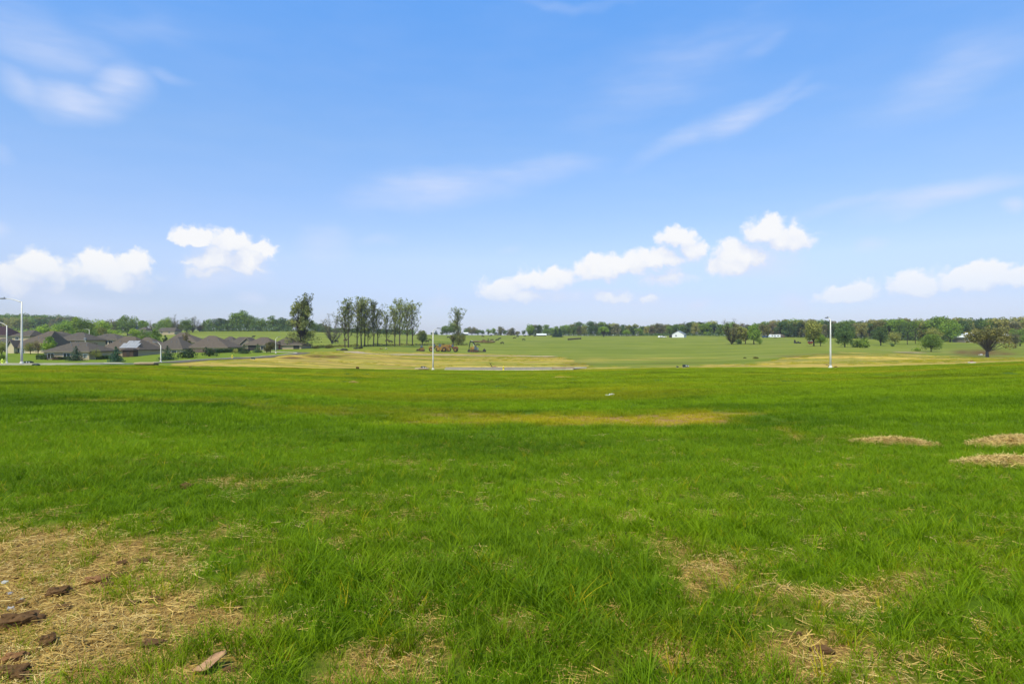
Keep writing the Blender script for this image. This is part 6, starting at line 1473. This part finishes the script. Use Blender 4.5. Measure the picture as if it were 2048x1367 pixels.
# excavator
p = ground(947, 704, 200); t = thing('excavator', 'excavator with its dark boom folded upright and its stick to the ground', 'excavator', p); s = p.y/F
track(t, -1.6, 1.9, -1.25, -.7, .85); track(t, -1.6, 1.9, .7, 1.25, .85)
b_ = MB(); b_.bbox(-.9, 1.0, -.68, .68, .35, .95, .06); b_.build('undercarriage', MT['black'], t)
b_ = MB(); b_.bbox(-1.25, 1.35, -1.15, 1.2, .97, 2.25, .12); b_.build('engine_house', MT['yellow'], t)
b_ = MB(); b_.bbox(1.36, 2.0, -1.1, 1.15, .9, 1.9, .12); b_.build('counterweight', MT['lampgrey'], t)
b_ = MB(); b_.prism([(.35, 1.05), (1.3, 1.05), (1.3, 2.75), (.75, 2.8), (.4, 2.3)], -1.28, -.35); cb = b_.build('cab', MT['cabglass'], t)
b_ = MB(); b_.bbox(.6, 1.38, -1.33, -.3, 2.80, 2.90, .03); b_.build('cab_roof', MT['yellow'], cb)
b_ = MB(); b_.tube([(.9, .1, 1.7), (.55, .05, 3.2), (-.45, 0, 4.25), (-1.3, 0, 4.5)], [.22, .30, .26, .18], 6); b_.build('boom', MT['greenbox'], t)
b_ = MB(); b_.tube([(-1.15, 0, 4.85), (-1.35, 0, 4.2), (-1.7, 0, 2.6), (-1.85, 0, 1.1)], [.13, .24, .20, .13], 6); b_.build('stick', MT['greenbox'], t)
b_ = MB(); b_.tube([(.3, .1, 2.1), (-.1, .05, 3.7)], .09, 6); b_.tube([(-.4, 0, 4.62), (-1.15, 0, 4.85)], .09, 6); b_.build('hydraulic_ram', MT['galv'], t)
b_ = MB(); b_.prism([(-2.15, 1.1), (-1.5, 1.15), (-1.2, .55), (-1.5, .05), (-2.2, .02), (-2.5, .3)], -.6, .6); b_.build('bucket', MT['black'], t)
p = ground(968, 703.5, 200); t = thing('spare_bucket', 'dark spare bucket on the grass right of the excavator', 'bucket', p)
b_ = MB(); b_.prism([(-.85, .05), (.75, 0), (.9, .5), (.45, 1.15), (.05, 1.3), (-.3, .9)], -.6, .6); b_.build('shell', MT['black'], t)
b_ = MB(); b_.tube([(-.4, -.3, .9), (.3, -.3, 1.5), (.5, -.3, 1.2)], .08, 6); b_.build('bracket', MT['black'], t)
p = ground(958, 703.3, 200); t = thing('attachment', 'low dark attachment lying between the excavator and the spare bucket', 'attachment', p)
b_ = MB(); b_.prism([(-1.1, 0), (1.4, 0), (1.3, .3), (.2, .42), (-.6, .75), (-1.0, .6)], -.5, .5); b_.build('frame', MT['railbrown'], t)
# scrapers in a row
def scraper(label, px, base, rot, mirror=1, hood='yellow'):
    p = ground(px, base, 200); t = thing('scraper', label, 'scraper', p, R(rot)); m = mirror
    def X(pr): return [(x*m, z) for x, z in pr] if m > 0 else [(x*m, z) for x, z in pr][::-1]
    b_ = MB(); b_.prism(X([(-3.0, .95), (-1.1, .9), (-1.0, 2.0), (-1.6, 2.15), (-2.7, 2.05), (-3.1, 1.7)]), -.75, .75); b_.build('engine_hood', MT[hood], t)
    b_ = MB(); b_.prism(X([(-1.35, 2.0), (-.55, 2.0), (-.55, 3.1), (-1.2, 3.1)]), -.7, .5); cb = b_.build('cab', MT['cabglass'], t)
    b_ = MB(); b_.prism(X([(-1.4, 3.104), (-.45, 3.104), (-.45, 3.22), (-1.35, 3.22)]), -.8, .6); b_.build('cab_roof', MT['rustred'], cb)
    b_ = MB(); b_.tube([(-1.0*m, 0, 1.3), (-.3*m, 0, 2.3), (.5*m, 0, 2.2), (1.0*m, 0, 1.5)], [.22, .26, .24, .2], 6); b_.build('gooseneck', MT['rustred'], t)
    b_ = MB(); b_.prism(X([(.2, .45), (2.5, .6), (2.7, 2.2), (2.0, 2.3), (1.7, 1.9), (.5, 1.75), (.1, 1.1)]), -1.1, 1.1); b_.build('bowl', MT['yellow'], t)
    b_ = MB(); b_.prism(X([(.0, .3), (.8, .35), (.75, .5), (.0, .46)]), -1.05, 1.05); b_.build('cutting_edge', MT['black'], t)
    b_ = MB(); b_.prism(X([(2.72, .8), (3.9, .95), (3.8, 1.9), (2.72, 2.0)]), -.7, .7); b_.build('rear_engine', MT['rustred'], t)
    for x in (-2.1, 3.0):
        for y in ((-1.3, -.78), (.78, 1.3)): wheel(t, x*m, y[0], y[1], .82)
    b_ = MB(); b_.tube([(-2.2*m, .3, 2.0), (-2.2*m, .3, 2.75)], .06, 6); b_.build('exhaust', MT['black'], t)
scraper('yellow scraper with a dark cab directly behind the slim street lamp', 873, 703, 4)
scraper('yellow and rust scraper parked nose to tail right of the lamp', 901, 703.3, -3, -1, 'rustred')
p = ground(887, 703, 200); p = atY(887, p.y + 4); t = thing('dump_truck', 'yellow dump truck standing behind the two scrapers', 'dump truck', p)
b_ = MB(); b_.prism([(-.6, 1.2), (3.0, 1.5), (3.4, 2.7), (2.4, 2.8), (-.9, 2.6)], -1.3, 1.3); b_.build('dump_body', MT['yellow'], t)
b_ = MB(); b_.bbox(-3.1, -1.9, -.9, .9, .9, 2.0, .1); b_.build('hood', MT['yellow'], t)
b_ = MB(); b_.bbox(-1.88, -.75, -1.1, .6, 1.0, 2.9, .08); b_.build('cab', MT['cabglass'], t)
for x in (-2.3, .6, 2.2):
    for y in ((-1.35, -.8), (.8, 1.35)): wheel(t, x, y[0], y[1], .8)
# small loader
p = ground(843, 702, 200); t = thing('track_loader', 'small track loader with its dark bucket lowered, left of the slim lamp', 'loader', p)
track(t, -1.1, 1.2, -.95, -.5, .75); track(t, -1.1, 1.2, .5, .95, .75)
b_ = MB(); b_.bbox(-.7, 1.1, -.48, .48, .55, 1.35, .08); b_.build('body', MT['yellow'], t)
b_ = MB(); b_.bbox(-.35, .45, -.46, .46, 1.36, 2.2, .06); cb = b_.build('cab', MT['cabglass'], t)
b_ = MB(); b_.bbox(-.42, .52, -.52, .52, 2.203, 2.3, .03); b_.build('cab_roof', MT['lampgrey'], cb)
for y in (-.6, .6): b_ = MB(); b_.tube([(.9, y, 1.45), (-.3, y, 1.3), (-1.1, y, .7), (-1.5, y, .5)], .09, 6); b_.build('lift_arm', MT['rustred'], t)
b_ = MB(); b_.prism([(-2.7, .06), (-1.5, .06), (-1.35, .4), (-1.5, .85), (-1.75, .8), (-1.85, .35)], -1.0, 1.0); b_.build('bucket', MT['black'], t)

# ------------------------------------------------------------------ the air: an even thin haze over the whole country
m, nt = new_mat('haze_air')
o = N(nt, 'ShaderNodeOutputMaterial'); v = N(nt, 'ShaderNodeVolumePrincipled'); nt.links.new(v.outputs[0], o.inputs['Volume'])
v.inputs['Color'].default_value = (.95, .97, 1.0, 1); v.inputs['Density'].default_value = HAZE; v.inputs['Anisotropy'].default_value = .2
b_ = MB(); b_.box(-6600, 6600, -160, 2680, -90, 62); o = b_.build('haze', m); tag(o, None, None, None, 'stuff')
